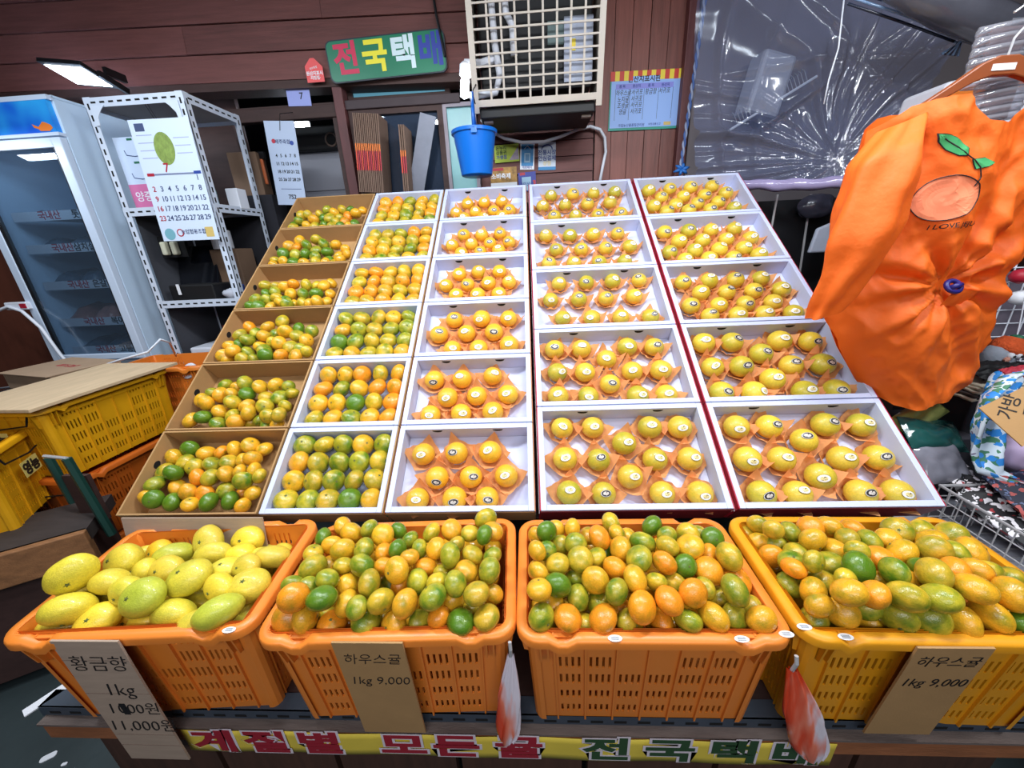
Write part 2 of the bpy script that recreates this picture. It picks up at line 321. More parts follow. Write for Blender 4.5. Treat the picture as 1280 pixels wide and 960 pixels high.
CITRUS = {'D0': '96,284 198,283 384,278 481,276 292,223 98,173 203,168 379,166 485,166 293,111 102,64 206,60 379,58 488,56',
    'D1': '90,274 192,271 281,219 366,274 466,270 94,166 195,162 366,160 468,161 279,108 91,62 196,59 367,55 465,54',
    'D2': '131,298 250,298 363,298 478,298 89,200 208,196 322,195 440,200 133,92 250,86 367,84 484,80',
    'D3': '89,294 205,288 318,287 436,287 133,184 250,179 364,178 476,184 93,86 207,81 322,80 436,79',
    'D4': '131,298 249,298 360,298 472,298 83,202 201,203 318,198 435,201 139,103 247,102 360,100 474,98',
    'E0': '661,272 763,271 939,273 1047,269 852,220 658,160 760,159 938,156 1044,158 850,102 663,52 765,51 940,50 1041,50',
    'E1': '651,278 756,278 927,276 1036,270 841,220 653,166 753,165 926,163 1032,163 840,106 652,57 758,53 926,50 1029,53',
    'E2': '659,271 767,272 875,271 981,274 715,203 818,200 927,201 1037,201 656,131 767,130 871,129 980,132 716,72 822,69 925,70 1034,68',
    'E3': '656,275 768,275 872,274 979,273 707,200 812,197 920,198 1028,196 648,127 758,126 868,128 976,127 702,68 806,66 913,67 1026,76',
    'E4': '650,288 762,296 870,297 981,298 703,219 813,219 922,220 1030,226 648,144 757,145 867,150 971,153 701,88 809,89 915,90 1030,90',
    'C0': '-365,199 -255,201 -144,202 -310,118 -202,119 -90,121 -364,51 -248,50 -148,50',
    'C1': '-364,206 -260,207 -146,217 -306,127 -200,130 -88,133 -361,58 -252,60 -140,63',
    'C2': '-317,219 -202,218 -90,215 -372,139 -259,141 -148,141 -310,63 -206,61 -86,74',
    'C3': '-320,215 -231,225 -135,223 -375,145 -276,143 -182,146 -90,149 -322,78 -227,75 -134,75',
    'C4': '-321,218 -230,210 -138,216 -373,142 -277,142 -186,143 -93,146 -323,76 -231,80 -142,81',
    'C5': '-322,206 -232,212 -136,209 -377,127 -273,123 -177,126 -93,124 -330,74 -230,68 -131,68'}


# ---------------------------------------------------------------- shared materials
M_siding = mat('stained siding', srgb(108, 64, 60), 0.6, 0.35, 6, (0.6, 6, 9), 0.15, 40)
M_siding_v = mat('stained upright siding', srgb(128, 74, 64), 0.5, 0.4, 6, (8, 8, 0.6), 0.15, 40)
M_darkwood = mat('dark brown timber', srgb(62, 40, 36), 0.65, 0.3, 8, (1, 6, 6))
M_post = mat('red brown post', srgb(96, 52, 52), 0.55, 0.25, 8, (6, 6, 1))
M_black = mat('black matt', srgb(14, 14, 17), 0.6)
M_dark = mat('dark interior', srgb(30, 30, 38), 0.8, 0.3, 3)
M_white = mat('white paint', srgb(222, 226, 236), 0.45, 0.04, 6)
M_card_white = mat('white coated cardboard', srgb(198, 205, 234), 0.55, 0.03, 12)
M_card = mat('brown cardboard', srgb(176, 136, 88), 0.8, 0.12, 10, (1, 1, 1), 0.05, 200)
M_card_grey = mat('greyish worn cardboard', srgb(168, 146, 128), 0.85, 0.15, 9, (1, 6, 1), 0.05, 120)
M_ink = mat('black marker ink', srgb(22, 18, 20), 0.6)
M_red = mat('red print', srgb(176, 30, 52), 0.45)
M_green = mat('green print', srgb(36, 110, 80), 0.5)
M_blue = mat('blue print', srgb(36, 66, 150), 0.5)
M_yellow = mat('yellow print', srgb(240, 214, 60), 0.5)
M_whitep = mat('white print', srgb(232, 234, 240), 0.5)
M_orange_pl = mat('orange crate plastic', srgb(232, 132, 48), 0.38, 0.10, 5)
M_yellow_pl = mat('amber crate plastic', srgb(226, 152, 24), 0.42, 0.12, 5)
M_yellow_pl2 = mat('yellow crate plastic', srgb(220, 158, 18), 0.42, 0.18, 6)
M_wire = mat('black coated wire', srgb(28, 27, 30), 0.4, metal=0.4)
M_steel = mat('zinc wire', srgb(190, 190, 192), 0.3, metal=0.25)
M_rail = mat('blue grey angle iron', srgb(62, 72, 84), 0.5, 0.2, 12)
M_slot = mat('slot shade', srgb(10, 10, 12), 0.9)

# ================================================================ THE SETTING
MB().box((0, 1.5, -0.05), (12, 9, 0.1)).build('floor', mat('dark wet concrete', srgb(48, 58, 60), 0.5, 0.35, 3, bump=0.2, bscale=14)).__setitem__('kind', 'structure')
for nm, c, d in (('wall_left', (-4.2, 1.5, 1.9), (0.1, 9, 3.9)), ('wall_right', (4.0, 1.5, 1.9), (0.1, 9, 3.9))):
    tag(MB().box(c, d).build(nm, M_darkwood), kind='structure')
tag(MB().box((0, 1.9, 3.8), (8.6, 4.4, 0.1)).build('ceiling', mat('ceiling boards', srgb(84, 70, 66), 0.7, 0.2, 4)), kind='structure')

# back wall: boards laid one over another on a dark sheathing, window holes left open
back = tag(link('wall_back', None), kind='structure')
sh = MB()
sh.box((-3.05, 2.93, 1.25), (2.3, 0.04, 2.5)); sh.box((-1.1, 2.93, 0.88), (1.6, 0.04, 1.76)); sh.box((1.9, 2.93, 1.25), (4.4, 0.04, 2.5)); sh.box((0, 2.93, 3.15), (8.4, 0.04, 1.3))
sh.build('sheathing', M_darkwood, back)
fas = link('fascia', None, back); fas.location = (-1.9, 2.74, 2.505); fas.rotation_euler = (0, R(1.4), 0)
for k in range(9):
    lo = 0.142 * k
    for a, b_ in (((-2.4, -0.1), (-0.1, 1.62)) if k % 2 else ((-2.4, 0.75), (0.75, 1.62))):
        MB().hexa([(a, -0.012, lo), (b_ - 0.002, -0.012, lo), (b_ - 0.002, 0.02, lo), (a, 0.02, lo), (a, -0.001, lo + 0.138), (b_ - 0.002, -0.001, lo + 0.138), (b_ - 0.002, 0.02, lo + 0.138), (a, 0.02, lo + 0.138)]).build('siding_board', M_siding, fas)
MB().box((-0.39, 0.06, -0.02), (4.02, 0.13, 0.045)).build('soffit_board', M_darkwood, fas)
for k in range(8):                                  # short boards under and behind the air conditioner
    lo = 1.66 + 0.092 * k
    MB().hexa([(-0.30, 2.865, lo), (0.44, 2.865, lo), (0.44, 2.91, lo), (-0.30, 2.91, lo), (-0.30, 2.876, lo + 0.089), (0.44, 2.876, lo + 0.089), (0.44, 2.91, lo + 0.089), (-0.30, 2.91, lo + 0.089)]).build('siding_board', M_siding, back)
for k in range(11):
    lo = 2.42 + 0.1 * k
    MB().box((0.07, 2.89, lo + 0.048), (0.74, 0.03, 0.096)).build('siding_board', M_siding, back)
for k in range(26):                                 # upright boards to the right of it
    x = 0.45 + 0.105 * k
    MB().box((x + 0.0505, 2.885 + 0.002 * (k % 3), 2.55), (0.101, 0.03, 2.0)).build('upright_board', M_siding_v, back)
tag(MB().box((0.985, 2.84, 2.3), (0.055, 0.06, 1.5)).build('trim_1', M_post, bev=0.004), kind='structure')

tag(MB().box((2.06, 2.855, 1.9), (2.05, 0.02, 2.6)).build('wall_backdrop', mat('grey brown backing', srgb(112, 104, 106), 0.7, 0.15, 3)), kind='structure')  # plain backdrop panel added for the even tone behind the clear sheet
# window openings
def window(n, x0, x1, z0, z1, y=2.80, bar=0.035, frame_m=M_darkwood, glass=None):
    o = tag(link('window_%d' % n, None), kind='structure')
    f = MB()
    for c, d in (((x0 + bar / 2, y, (z0 + z1) / 2), (bar, 0.05, z1 - z0)), ((x1 - bar / 2, y, (z0 + z1) / 2), (bar, 0.05, z1 - z0)),
                 (((x0 + x1) / 2, y, z1 - bar / 2), (x1 - x0 - 2 * bar, 0.05, bar)), (((x0 + x1) / 2, y, z0 + bar / 2), (x1 - x0 - 2 * bar, 0.05, bar))):
        f.box(c, d)
    f.build('window_frame', frame_m, o)
    if glass: MB().box(((x0 + x1) / 2, y, (z0 + z1) / 2), (x1 - x0 - 2 * bar, 0.006, z1 - z0 - 2 * bar)).build('pane', glass, o)
    return o
M_glass = mix_mat('window glass', srgb(110, 130, 160), 0.03, 0.92, (0.75, 0.82, 0.92, 1), 0.12)
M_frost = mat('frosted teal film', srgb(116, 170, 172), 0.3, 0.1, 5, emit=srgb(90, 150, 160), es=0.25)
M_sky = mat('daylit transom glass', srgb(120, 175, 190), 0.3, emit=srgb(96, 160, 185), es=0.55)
window(1, -1.86, -1.17, 1.70, 2.38, glass=None)
window(2, -1.10, -0.505, 1.74, 2.335, glass=M_glass)
window(3, -0.505, -0.30, 1.74, 2.335, frame_m=mat('pale window stile', srgb(150, 140, 150), 0.5), bar=0.022, glass=M_frost)
window(4, -1.11, -0.46, 2.385, 2.50, y=2.86, bar=0.03, glass=M_sky)
tag(MB().box((-1.135, 2.78, 2.1), (0.06, 0.08, 0.86)).build('trim_2', M_post, bev=0.004), kind='structure')
tag(MB().box((-1.52, 2.79, 2.335), (0.72, 0.05, 0.07)).build('trim_3', M_darkwood, bev=0.004), kind='structure')
tag(MB().box((-0.75, 2.79, 2.355), (0.72, 0.06, 0.05)).build('trim_4', mat('window head', srgb(58, 44, 48), 0.6, 0.2, 8), bev=0.004), kind='structure')
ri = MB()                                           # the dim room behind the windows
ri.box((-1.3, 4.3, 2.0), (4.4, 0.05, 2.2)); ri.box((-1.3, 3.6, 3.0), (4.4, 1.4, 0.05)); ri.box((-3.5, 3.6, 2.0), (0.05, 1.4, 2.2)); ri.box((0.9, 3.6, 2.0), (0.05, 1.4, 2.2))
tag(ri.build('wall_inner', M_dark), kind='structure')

# ================================================================ THE FRUIT STAND
AL = R(35.99)
MD = Matrix(((1, 0, 0, 0), (0, math.cos(AL), -math.sin(AL), 0.9), (0, math.sin(AL), math.cos(AL), 0.7791), (0, 0, 0, 1)))   # slope: u right, v up the slope, h off it
VT = 1.7405
st = thing('display_stand', 'wooden sloping stand carrying the open fruit boxes', 'stand')
dk = MB()
for k in range(12):
    MB().box((-0.085, 0.145 * k + 0.072, -0.110), (2.36, 0.135, 0.018), M=MD).build('deck_board', M_darkwood, st)
for x in (-1.2, -0.4, 0.4, 1.0):
    MB().box((x, 0.02 + VT / 2, -0.14), (0.05, VT - 0.1, 0.04), M=MD).build('stringer', M_darkwood, st)
    MB().box((x, 2.26, 0.79), (0.05, 0.05, 1.58)).build('leg', M_darkwood, st)
    MB().box((x, 1.04, 0.36), (0.05, 0.05, 0.72)).build('leg', M_darkwood, st)

BD = 0.095
def open_box(name, label, group, u0, u1, v0, v1, kind):
    """Open carton lying on the slope; local frame u, v, h with h = 0 at the rim."""
    t = thing(name, label, 'box', M=MD @ Matrix.Translation((u0, v0, 0)), group=group)
    W, L = u1 - u0, v1 - v0 - 0.004
    if kind == 'brown':
        th = 0.006; m = M_card
    else:
        th = 0.017 if kind != 'neat' else 0.016; m = M_card_white
    b = MB()
    b.box((W / 2, L / 2, -BD + 0.003), (W, L, 0.006))
    b.build('bottom', m, t)
    for c, d, nm in (((W / 2, th / 2, -BD / 2), (W - 2 * th, th, BD), 'front_wall'), ((W / 2, L - th / 2, -BD / 2), (W - 2 * th, th, BD), 'back_wall'),
                     ((th / 2, L / 2, -BD / 2), (th, L, BD), 'side_wall'), ((W - th / 2, L / 2, -BD / 2), (th, L, BD), 'side_wall')):
        wl = MB().box(c, d).build(nm, m, t, bev=0.0015)
        if nm == 'back_wall' and kind in ('gold', 'wide'):
            for q in (0.28, 0.74):
                MB().prism([(W * q + 0.017 * math.cos(a * PI / 10), -0.004 + -0.011 * math.sin(a * PI / 10)) for a in range(11)], 0, 0.0008,
                           M=Matrix(((1, 0, 0, 0), (0, 0, -1, L - th), (0, 1, 0, -0.006), (0, 0, 0, 1)))).build('hand_hole', M_slot, wl)
        if nm == 'side_wall' and kind == 'brown' and c[0] < 0.1:
            MB().prism([(L * 0.62 + 0.014 * math.cos(a * PI / 8), -0.035 + 0.011 * math.sin(a * PI / 8)) for a in range(16)], 0, 0.0008,
                       M=Matrix(((0, 0, 1, th), (1, 0, 0, 0), (0, 1, 0, 0), (0, 0, 0, 1)))).build('hand_hole', M_slot, wl)
    if kind == 'wide':
        for sx in (-1, 1):
            x = 0 if sx < 0 else W
            q = MB().hexa([(x, 0, -BD), (x + sx * 0.0065, 0, -BD), (x + sx * 0.0065, L, -BD), (x, L, -BD), (x, 0, -0.001), (x + sx * 0.003, 0, -0.001), (x + sx * 0.003, L, -0.001), (x, L, -0.001)]).build('printed_side', M_red, t)
            MB().box((x + sx * 0.0052, L / 2, -0.03), (0.0014, L, 0.006)).build('stripe', M_whitep, q)
        MB().box((W / 2, -0.001, -BD / 2 - 0.004), (W, 0.002, BD - 0.012)).build('printed_front', mat('dark red print', srgb(128, 24, 36), 0.5), t)
    elif kind in ('gold', 'neat'):
        x = W
        q = MB().box((x + 0.0015, L / 2, -BD / 2 - 0.002), (0.003, L, BD - 0.004)).build('printed_side', M_card, t)
        MB().box((x + 0.0034, L / 2, -0.022), (0.001, L, 0.012)).build('stripe', M_red if (v0 > 1.0 or kind == 'gold') else mat('orange print', srgb(226, 120, 40), 0.5), q)
        MB().box((x + 0.0034, L / 2, -0.045), (0.001, L, 0.008)).build('stripe', M_green, q)
        MB().box((W / 2, -0.001, -BD / 2 - 0.004), (W, 0.002, BD - 0.012)).build('printed_front', M_card, t)
    if kind in ('gold', 'wide'):
        ln = MB()
        nn = 14
        def lf(a, c):
            x = th + 0.001 + a * (W - 2 * th - 0.002); y = th + 0.001 + c * (L - 2 * th - 0.002)
            e = max(0, 1 - min(a, 1 - a, c, 1 - c) * 9)
            return (x, y, -0.078 + 0.016 * e * e + 0.002 * noise.noise((x * 40, y * 40, u0 * 9 + v0)))
        ln.grid(lf, nn, nn)
        ln.build('liner', M_card_white, t, smooth=True)
    return t

COLS = {'A': (-1.2828, -0.8369, 6, 'brown'), 'B': (-0.829, -0.4544, 6, 'neat'), 'C': (-0.4434, -0.0045, 6, 'gold'), 'D': (0.0146, 0.5534, 5, 'wide'), 'E': (0.5708, 1.1126, 5, 'wide')}
POS = {5: ['bottom', 'second lowest', 'middle', 'second highest', 'top'], 6: ['bottom', 'second lowest', 'third lowest', 'third highest', 'second highest', 'top']}
CN = {'A': ('brown_carton', 'brown cardboard carton of loose green and yellow mandarins, %s of its column', 'brown cartons on the slope'),
      'B': ('white_carton', 'white-rimmed carton packed with rows of mandarins, %s of its column', 'cartons of mandarins in rows'),
      'C': ('gift_carton', 'white carton of golden citrus on orange paper, narrow column, %s one', 'white gift cartons'),
      'D': ('gift_carton', 'wide white red-sided carton of stickered citrus, middle column, %s one', 'white gift cartons'),
      'E': ('gift_carton', 'wide white red-sided carton of stickered citrus nearest the orange coat, %s one', 'white gift cartons')}
for c, (u0, u1, n, kind) in COLS.items():
    for k in range(n):
        L = VT / n
        open_box(CN[c][0], CN[c][1] % POS[n][k], CN[c][2], u0, u1, k * L, (k + 1) * L, kind)

# ---------------------------------------------------------------- fruit
GREEN = srgb(66, 112, 30)
M_mand = fruit_mat('mandarin skin', srgb(84, 122, 26), 1.15, 2.3, 0.27, 14)
M_cit = fruit_mat('golden citrus skin', srgb(150, 158, 40), 1.1, 1.3, 0.38, 16)
M_big = fruit_mat('big yellow citrus skin', srgb(150, 164, 44), 1.0, 1.3, 0.42, 18)
M_calyx = mat('green brown calyx', srgb(96, 104, 48), 0.7)
TINT = {'o': (srgb(238, 148, 32), -0.25), 'a': (srgb(230, 167, 38), 0.04), 'y': (srgb(213, 174, 45), 0.28), 'g': (srgb(198, 176, 48), 0.55), 'G': (srgb(122, 144, 36), 0.95)}
WORD = {'o': 'orange', 'a': 'amber', 'y': 'yellow-green', 'g': 'green-blotched', 'G': 'dark green'}

def fruit_mesh(name, mats, flat, dimple, nu=26, nv=15, lump=0.02, seed=0, calyx=True, navel=0.0):
    b = MB(); vs = [(0, 0, 0)] * 0
    pts = []
    for j in range(nv + 1):
        th = PI * j / nv
        for i in range(nu):
            ph = 2 * PI * i / nu
            rr = 1 - dimple * math.exp(-(th / 0.30) ** 2) - navel * math.exp(-((PI - th) / 0.25) ** 2)
            d = Vector((math.sin(th) * math.cos(ph), math.sin(th) * math.sin(ph), math.cos(th)))
            rr += lump * noise.noise(d * 1.6 + Vector((seed, seed * 2, 0)))
            p = d * rr; p.z *= flat; pts.append(tuple(p))
    fs = [(j * nu + i, (j + 1) * nu + i, (j + 1) * nu + (i + 1) % nu, j * nu + (i + 1) % nu) for j in range(nv) for i in range(nu)]
    b.add(pts, fs, 0)
    if calyx:
        z = (1 - dimple) * flat
        ring = [(r_ * math.cos(a * PI / 5), r_ * math.sin(a * PI / 5), z + (0.012 if a % 2 else 0.022)) for a, r_ in ((a, 0.15 if a % 2 == 0 else 0.07) for a in range(10))]
        b.add([(0, 0, z + 0.03)] + ring, [(0, 1 + a, 1 + (a + 1) % 10) for a in range(10)], 1)
        b.lathe([(0.045, z + 0.01), (0.05, z + 0.05), (0.03, z + 0.06)], 8, 1)
    me = b.mesh(name, mats, True)
    return me
MAND = [fruit_mesh('mandarin', [M_mand, M_calyx], 0.81, 0.07, seed=q) for q in range(3)]
MAND0 = [fruit_mesh('mandarin', [M_mand, M_calyx], 0.81, 0.06, seed=q + 5, calyx=False, navel=0.02) for q in range(2)]
BIG = [fruit_mesh('citrus', [M_big, M_calyx], 0.80, 0.06, seed=q, lump=0.04, nu=30, nv=18) for q in range(3)]
CIT = [fruit_mesh('citrus', [M_cit, M_calyx], 0.93, 0.03, seed=q, calyx=False) for q in range(3)]

def parse(s): return [(float(a[0]), float(a[1]), float(a[2]), float(a[3]) * 1e-4, a[4]) for a in (q.split(',') for q in s.split())]
def tint(o, c, jit=0.08):
    col, al = TINT[c]; j = random.uniform(1 - jit, 1 + jit); g = random.uniform(0.93, 1.07)
    o.color = (col[0] * j, col[1] * j * g, col[2], al + random.uniform(-0.1, 0.1))
def rand_rot(): 
    q = Quaternion((random.gauss(0, 1), random.gauss(0, 1), random.gauss(0, 1), random.gauss(0, 1))).normalized()
    return q.to_matrix().to_4x4()
def up_rot(spread):
    a = Vector((random.gauss(0, spread), random.gauss(0, spread) - 0.1, 1)).normalized()
    return a.to_track_quat('Z', 'Y').to_matrix().to_4x4() @ Matrix.Rotation(random.uniform(0, 2 * PI), 4, 'Z')

def pile(data, name, meshes, cat, noun, place, group, world=True, rowdepth=0.045, stretch=None):
    rows = {}
    for a in data: rows.setdefault(int((a[1] - min(d[1] for d in data)) / 1000 / rowdepth), []).append(a)
    for rk, key in enumerate(sorted(rows)):
        for ck, (x, y, z, r_, c) in enumerate(sorted(rows[key])):
            o = link(name, random.choice(meshes))
            p = Vector((x / 1000, y / 1000, z / 1000))
            if not world: p = MD @ p
            sc = (r_ * random.uniform(1.0, 1.06), r_ * random.uniform(1.0, 1.06), r_ * random.uniform(0.97, 1.05)) if not stretch else (r_ * stretch[0], r_ * stretch[1], r_ * stretch[2])
            rot = rand_rot() if not stretch else Matrix.Rotation(random.gauss(R(-12), R(16)), 4, 'Y') @ Matrix.Rotation(random.gauss(0, 0.3), 4, 'Z') @ Matrix.Rotation(random.uniform(0.2, 2.6), 4, 'X')
            o.matrix_basis = Matrix.Translation(p) @ rot @ Matrix.Diagonal(sc + (1,))
            tint(o, c)
            tag(o, '%s %s, %s from left, %s row up, %s' % (WORD[c], noun, ordinal(ck), ordinal(rk), place), cat, group)

pile(parse(MANDARINS_LEFT), 'mandarin', MAND + MAND0, 'mandarin', 'mandarin', 'crate beside the big citrus', 'loose mandarins in the front crates')
pile(parse(MANDARINS_MID), 'mandarin', MAND + MAND0, 'mandarin', 'mandarin', 'crate under the middle gift cartons', 'loose mandarins in the front crates')
pile(parse(MANDARINS_RIGHT), 'mandarin', MAND + MAND0, 'mandarin', 'mandarin', 'amber crate at the end', 'loose mandarins in the front crates')
TINT2 = dict(TINT)
TINT = {'o': (srgb(246, 190, 40), -0.2), 'a': (srgb(240, 206, 56), -0.08), 'y': (srgb(226, 200, 62), 0.08), 'g': (srgb(206, 204, 66), 0.42), 'G': (srgb(160, 170, 50), 0.8)}
WORD['a'] = 'golden'; WORD['y'] = 'pale yellow'; WORD['o'] = 'deep yellow'
pile(parse(BIG_), 'big_citrus', BIG, 'citrus', 'oval citrus', 'first crate', 'big yellow citrus in the first crate', rowdepth=0.075, stretch=(1.27, 1.0, 1.0))
WORD.update({'a': 'amber', 'y': 'yellow-green', 'o': 'orange'})
TINT = TINT2
for k, s_ in enumerate(BROWN_BOXES):
    pile(parse(s_), 'early_mandarin', MAND + MAND0, 'mandarin', 'small mandarin', '%s brown carton' % POS[6][k], 'mandarins in the brown cartons', world=False, rowdepth=0.05)

# packed rows: five by four in each white-rimmed carton
PAT = ['gygag ayggy aygyy ygyGa', 'aaoya ogaoo aaGyo yagao', 'gyyag agygg Ggyyg yayya', 'aoaya yoaoo ooaya yaoaa', 'yygoa ayaya oaygo ygyay', 'aogay oayaa yagyo aygag']
for k in range(6):
    u0, u1 = COLS['B'][:2]; L = VT / 6; v0 = k * L
    W = u1 - u0
    rows = PAT[k].split()[::-1]
    for j in range(4):
        for i in range(5):
            r_ = random.uniform(0.0335, 0.0352)
            p = MD @ Vector((u0 + 0.018 + (W - 0.036) * (i + 0.5) / 5 + random.gauss(0, 0.0012), v0 + 0.018 + (L - 0.040) * (j + 0.5) / 4 + random.gauss(0, 0.0012), -0.034 + random.gauss(0, 0.0012)))
            o = link('packed_mandarin', random.choice(MAND0 + MAND0 + MAND))
            o.matrix_basis = Matrix.Translation(p) @ MD.to_3x3().to_4x4() @ up_rot(0.7) @ Matrix.Diagonal((r_ * 1.04, r_ * 1.04, r_, 1))
            c = rows[j][i]; tint(o, c)
            tag(o, '%s mandarin packed %s from left, %s row up, %s white-rimmed carton' % (WORD[c], ordinal(i), ordinal(j), POS[6][k]), 'mandarin', 'mandarins packed in rows')

# golden citrus: fruit, oval sticker, crumpled paper collar
def sticker_mat(name, rim, mid):
    m = bpy.data.materials.new(name); m.use_nodes = True
    nt = m.node_tree; N = nt.nodes; L = nt.links; b = N['Principled BSDF']; b.inputs['Roughness'].default_value = 0.3
    tc = N.new('ShaderNodeTexCoord'); mp = N.new('ShaderNodeMapping'); mp.inputs['Scale'].default_value = (1 / 0.36, 1 / 0.24, 0.0)
    L.new(tc.outputs['Object'], mp.inputs[0])
    ln = N.new('ShaderNodeVectorMath'); ln.operation = 'LENGTH'; L.new(mp.outputs[0], ln.inputs[0])
    cr = N.new('ShaderNodeValToRGB'); e = cr.color_ramp; e.interpolation = 'CONSTANT'
    e.elements[0].position = 0; e.elements[0].color = mid
    e.elements[1].position = 0.55; e.elements[1].color = rim
    q = e.elements.new(0.86); q.color = srgb(236, 234, 226); q = e.elements.new(0.94); q.color = srgb(40, 36, 40)
    L.new(ln.outputs['Value'], cr.inputs[0])
    nz = N.new('ShaderNodeTexNoise'); nz.inputs['Scale'].default_value = 14
    L.new(tc.outputs['Object'], nz.inputs['Vector'])
    gt = N.new('ShaderNodeMath'); gt.operation = 'GREATER_THAN'; gt.inputs[1].default_value = 0.56; L.new(nz.outputs['Fac'], gt.inputs[0])
    l2 = N.new('ShaderNodeMath'); l2.operation = 'LESS_THAN'; l2.inputs[1].default_value = 0.55; L.new(ln.outputs['Value'], l2.inputs[0])
    an = N.new('ShaderNodeMath'); an.operation = 'MULTIPLY'; L.new(gt.outputs[0], an.inputs[0]); L.new(l2.outputs[0], an.inputs[1])
    mx = N.new('ShaderNodeMix'); mx.data_type = 'RGBA'; L.new(an.outputs[0], mx.inputs['Factor']); L.new(cr.outputs[0], mx.inputs['A']); mx.inputs['B'].default_value = srgb(60, 44, 40)
    L.new(mx.outputs['Result'], b.inputs['Base Color'])
    return m
STK_W = sticker_mat('white oval sticker', srgb(240, 238, 228), srgb(232, 214, 150))
STK_B = sticker_mat('black oval sticker', srgb(36, 32, 36), srgb(214, 206, 196))
def sticker_mesh(m):
    b = MB(); n = 20
    pts = [(0, 0, 1.006)]
    for f in (0.5, 1.0):
        for i in range(n):
            x, y = 0.36 * f * math.cos(2 * PI * i / n), 0.24 * f * math.sin(2 * PI * i / n)
            pts.append((x, y, math.sqrt(1 - 1.44 * (x * x + y * y)) + 0.006))
    fs = [(0, 1 + i, 1 + (i + 1) % n) for i in range(n)] + [(1 + i, 1 + n + i, 1 + n + (i + 1) % n, 1 + (i + 1) % n) for i in range(n)]
    return b.add(pts, fs).mesh('sticker', m, True)
SW, SB = sticker_mesh(STK_W), sticker_mesh(STK_B)
M_paper = bpy.data.materials.new('orange tissue collar'); M_paper.use_nodes = True
nt = M_paper.node_tree; b_ = nt.nodes['Principled BSDF']; b_.inputs['Base Color'].default_value = srgb(250, 182, 120); b_.inputs['Roughness'].default_value = 0.8
tl_ = nt.nodes.new('ShaderNodeBsdfTranslucent'); tl_.inputs[0].default_value = srgb(255, 178, 106)
ms_ = nt.nodes.new('ShaderNodeMixShader'); ms_.inputs[0].default_value = 0.4
nt.links.new(b_.outputs[0], ms_.inputs[1]); nt.links.new(tl_.outputs[0], ms_.inputs[2]); nt.links.new(ms_.outputs[0], nt.nodes['Material Output'].inputs[0])
def collar_mesh(seed):
    """Square of tissue pressed into a cup: its four corners stand up round the fruit."""
    b = MB(); na, nr = 40, 7
    def fn(a, q):
        an = 2 * PI * a + PI / 4
        c4 = max(abs(math.cos(an)), abs(math.sin(an)))
        edge = min(1.34 / c4, 1.86)
        f = 0.45 + q * (edge - 0.45)
        crump = noise.noise((3 * math.cos(an) + seed, 3 * math.sin(an), f * 2.5))
        h = -1.0 + 0.02 + 0.98 * max(0, f - 0.62) ** 1.15 + 0.55 * max(0, f - 1.45)
        h += 0.26 * crump * q + 0.07 * math.sin(9 * an + seed) * q
        f += 0.06 * noise.noise((2 * math.cos(an), 2 * math.sin(an) + seed, 5))
        return (f * math.cos(an), f * math.sin(an), h)
    vs = [fn(i / na, j / nr) for j in range(nr + 1) for i in range(na)]
    fs = [(j * na + i, j * na + (i + 1) % na, (j + 1) * na + (i + 1) % na, (j + 1) * na + i) for j in range(nr) for i in range(na)]
    return b.add(vs, fs).mesh('paper_collar', M_paper, True)
COLLAR = [collar_mesh(q * 3.7) for q in range(5)]
CC = {'C': ('golden', srgb(240, 180, 44), -0.2, 'narrow column'), 'D': ('yellow', srgb(226, 186, 58), 0.12, 'middle wide column'), 'E': ('yellow', srgb(230, 194, 60), 0.06, 'wide column by the coat')}
for key, s_ in CITRUS.items():
    c, k = key[0], int(key[1]); u0, u1, n, _ = COLS[c]; v0 = k * VT / n
    pts = sorted([tuple(map(float, q.split(','))) for q in s_.split()], key=lambda q: q[1])
    rows = []
    for q in pts:
        if rows and q[1] - rows[-1][0][1] < 34: rows[-1].append(q)
        else: rows.append([q])
    cap = 0.90 if (c != 'C' and k > 1) or (c == 'C' and k > 2) else 1.0
    for ri_, row in enumerate(rows):
        for ci, (u, v) in enumerate(sorted(row)):
            r_ = (0.0355 if c == 'C' else 0.0365 if c == 'D' else 0.0385) * random.uniform(0.97, 1.04) * cap
            o = link('golden_citrus', random.choice(CIT))
            p = MD @ Vector((u / 1000, v0 + v / 1000, -0.077 + r_))
            o.matrix_basis = Matrix.Translation(p) @ MD.to_3x3().to_4x4() @ Matrix.Diagonal((r_ * 1.03, r_, r_, 1))
            w_, col, al, pl = CC[c]; j = random.uniform(0.92, 1.06)
            gr = random.random() < (0.1 if c == 'C' else 0.36)
            o.color = (col[0] * j, col[1] * j, col[2], al + random.uniform(-0.12, 0.12) + (0.35 if gr else 0))
            blk = random.random() < 0.4
            tag(o, '%s citrus, %s from left, %s row up, %s carton, %s' % ('greenish' if gr else w_, ordinal(ci), ordinal(ri_), POS[n][k], pl), 'citrus', 'stickered citrus in gift cartons')
            sk = link('sticker', SB if blk else SW, o)
            sk.matrix_basis = Matrix.Rotation(random.gauss(R(22 + 2 * k), 0.16), 4, 'X') @ Matrix.Rotation(random.gauss(0.05, 0.16), 4, 'Y') @ Matrix.Rotation(random.gauss(0, 0.2), 4, 'Z') @ Matrix.Diagonal((1.2, 1.2, 1, 1))
            if blk: sk['label'] = 'black oval sticker'
            co = link('paper_collar', random.choice(COLLAR), o)
            co.matrix_basis = Matrix.Rotation(PI / 4 + random.gauss(0, 0.15), 4, 'Z') @ Matrix.Diagonal((1, 1, random.uniform(0.9, 1.15), 1))

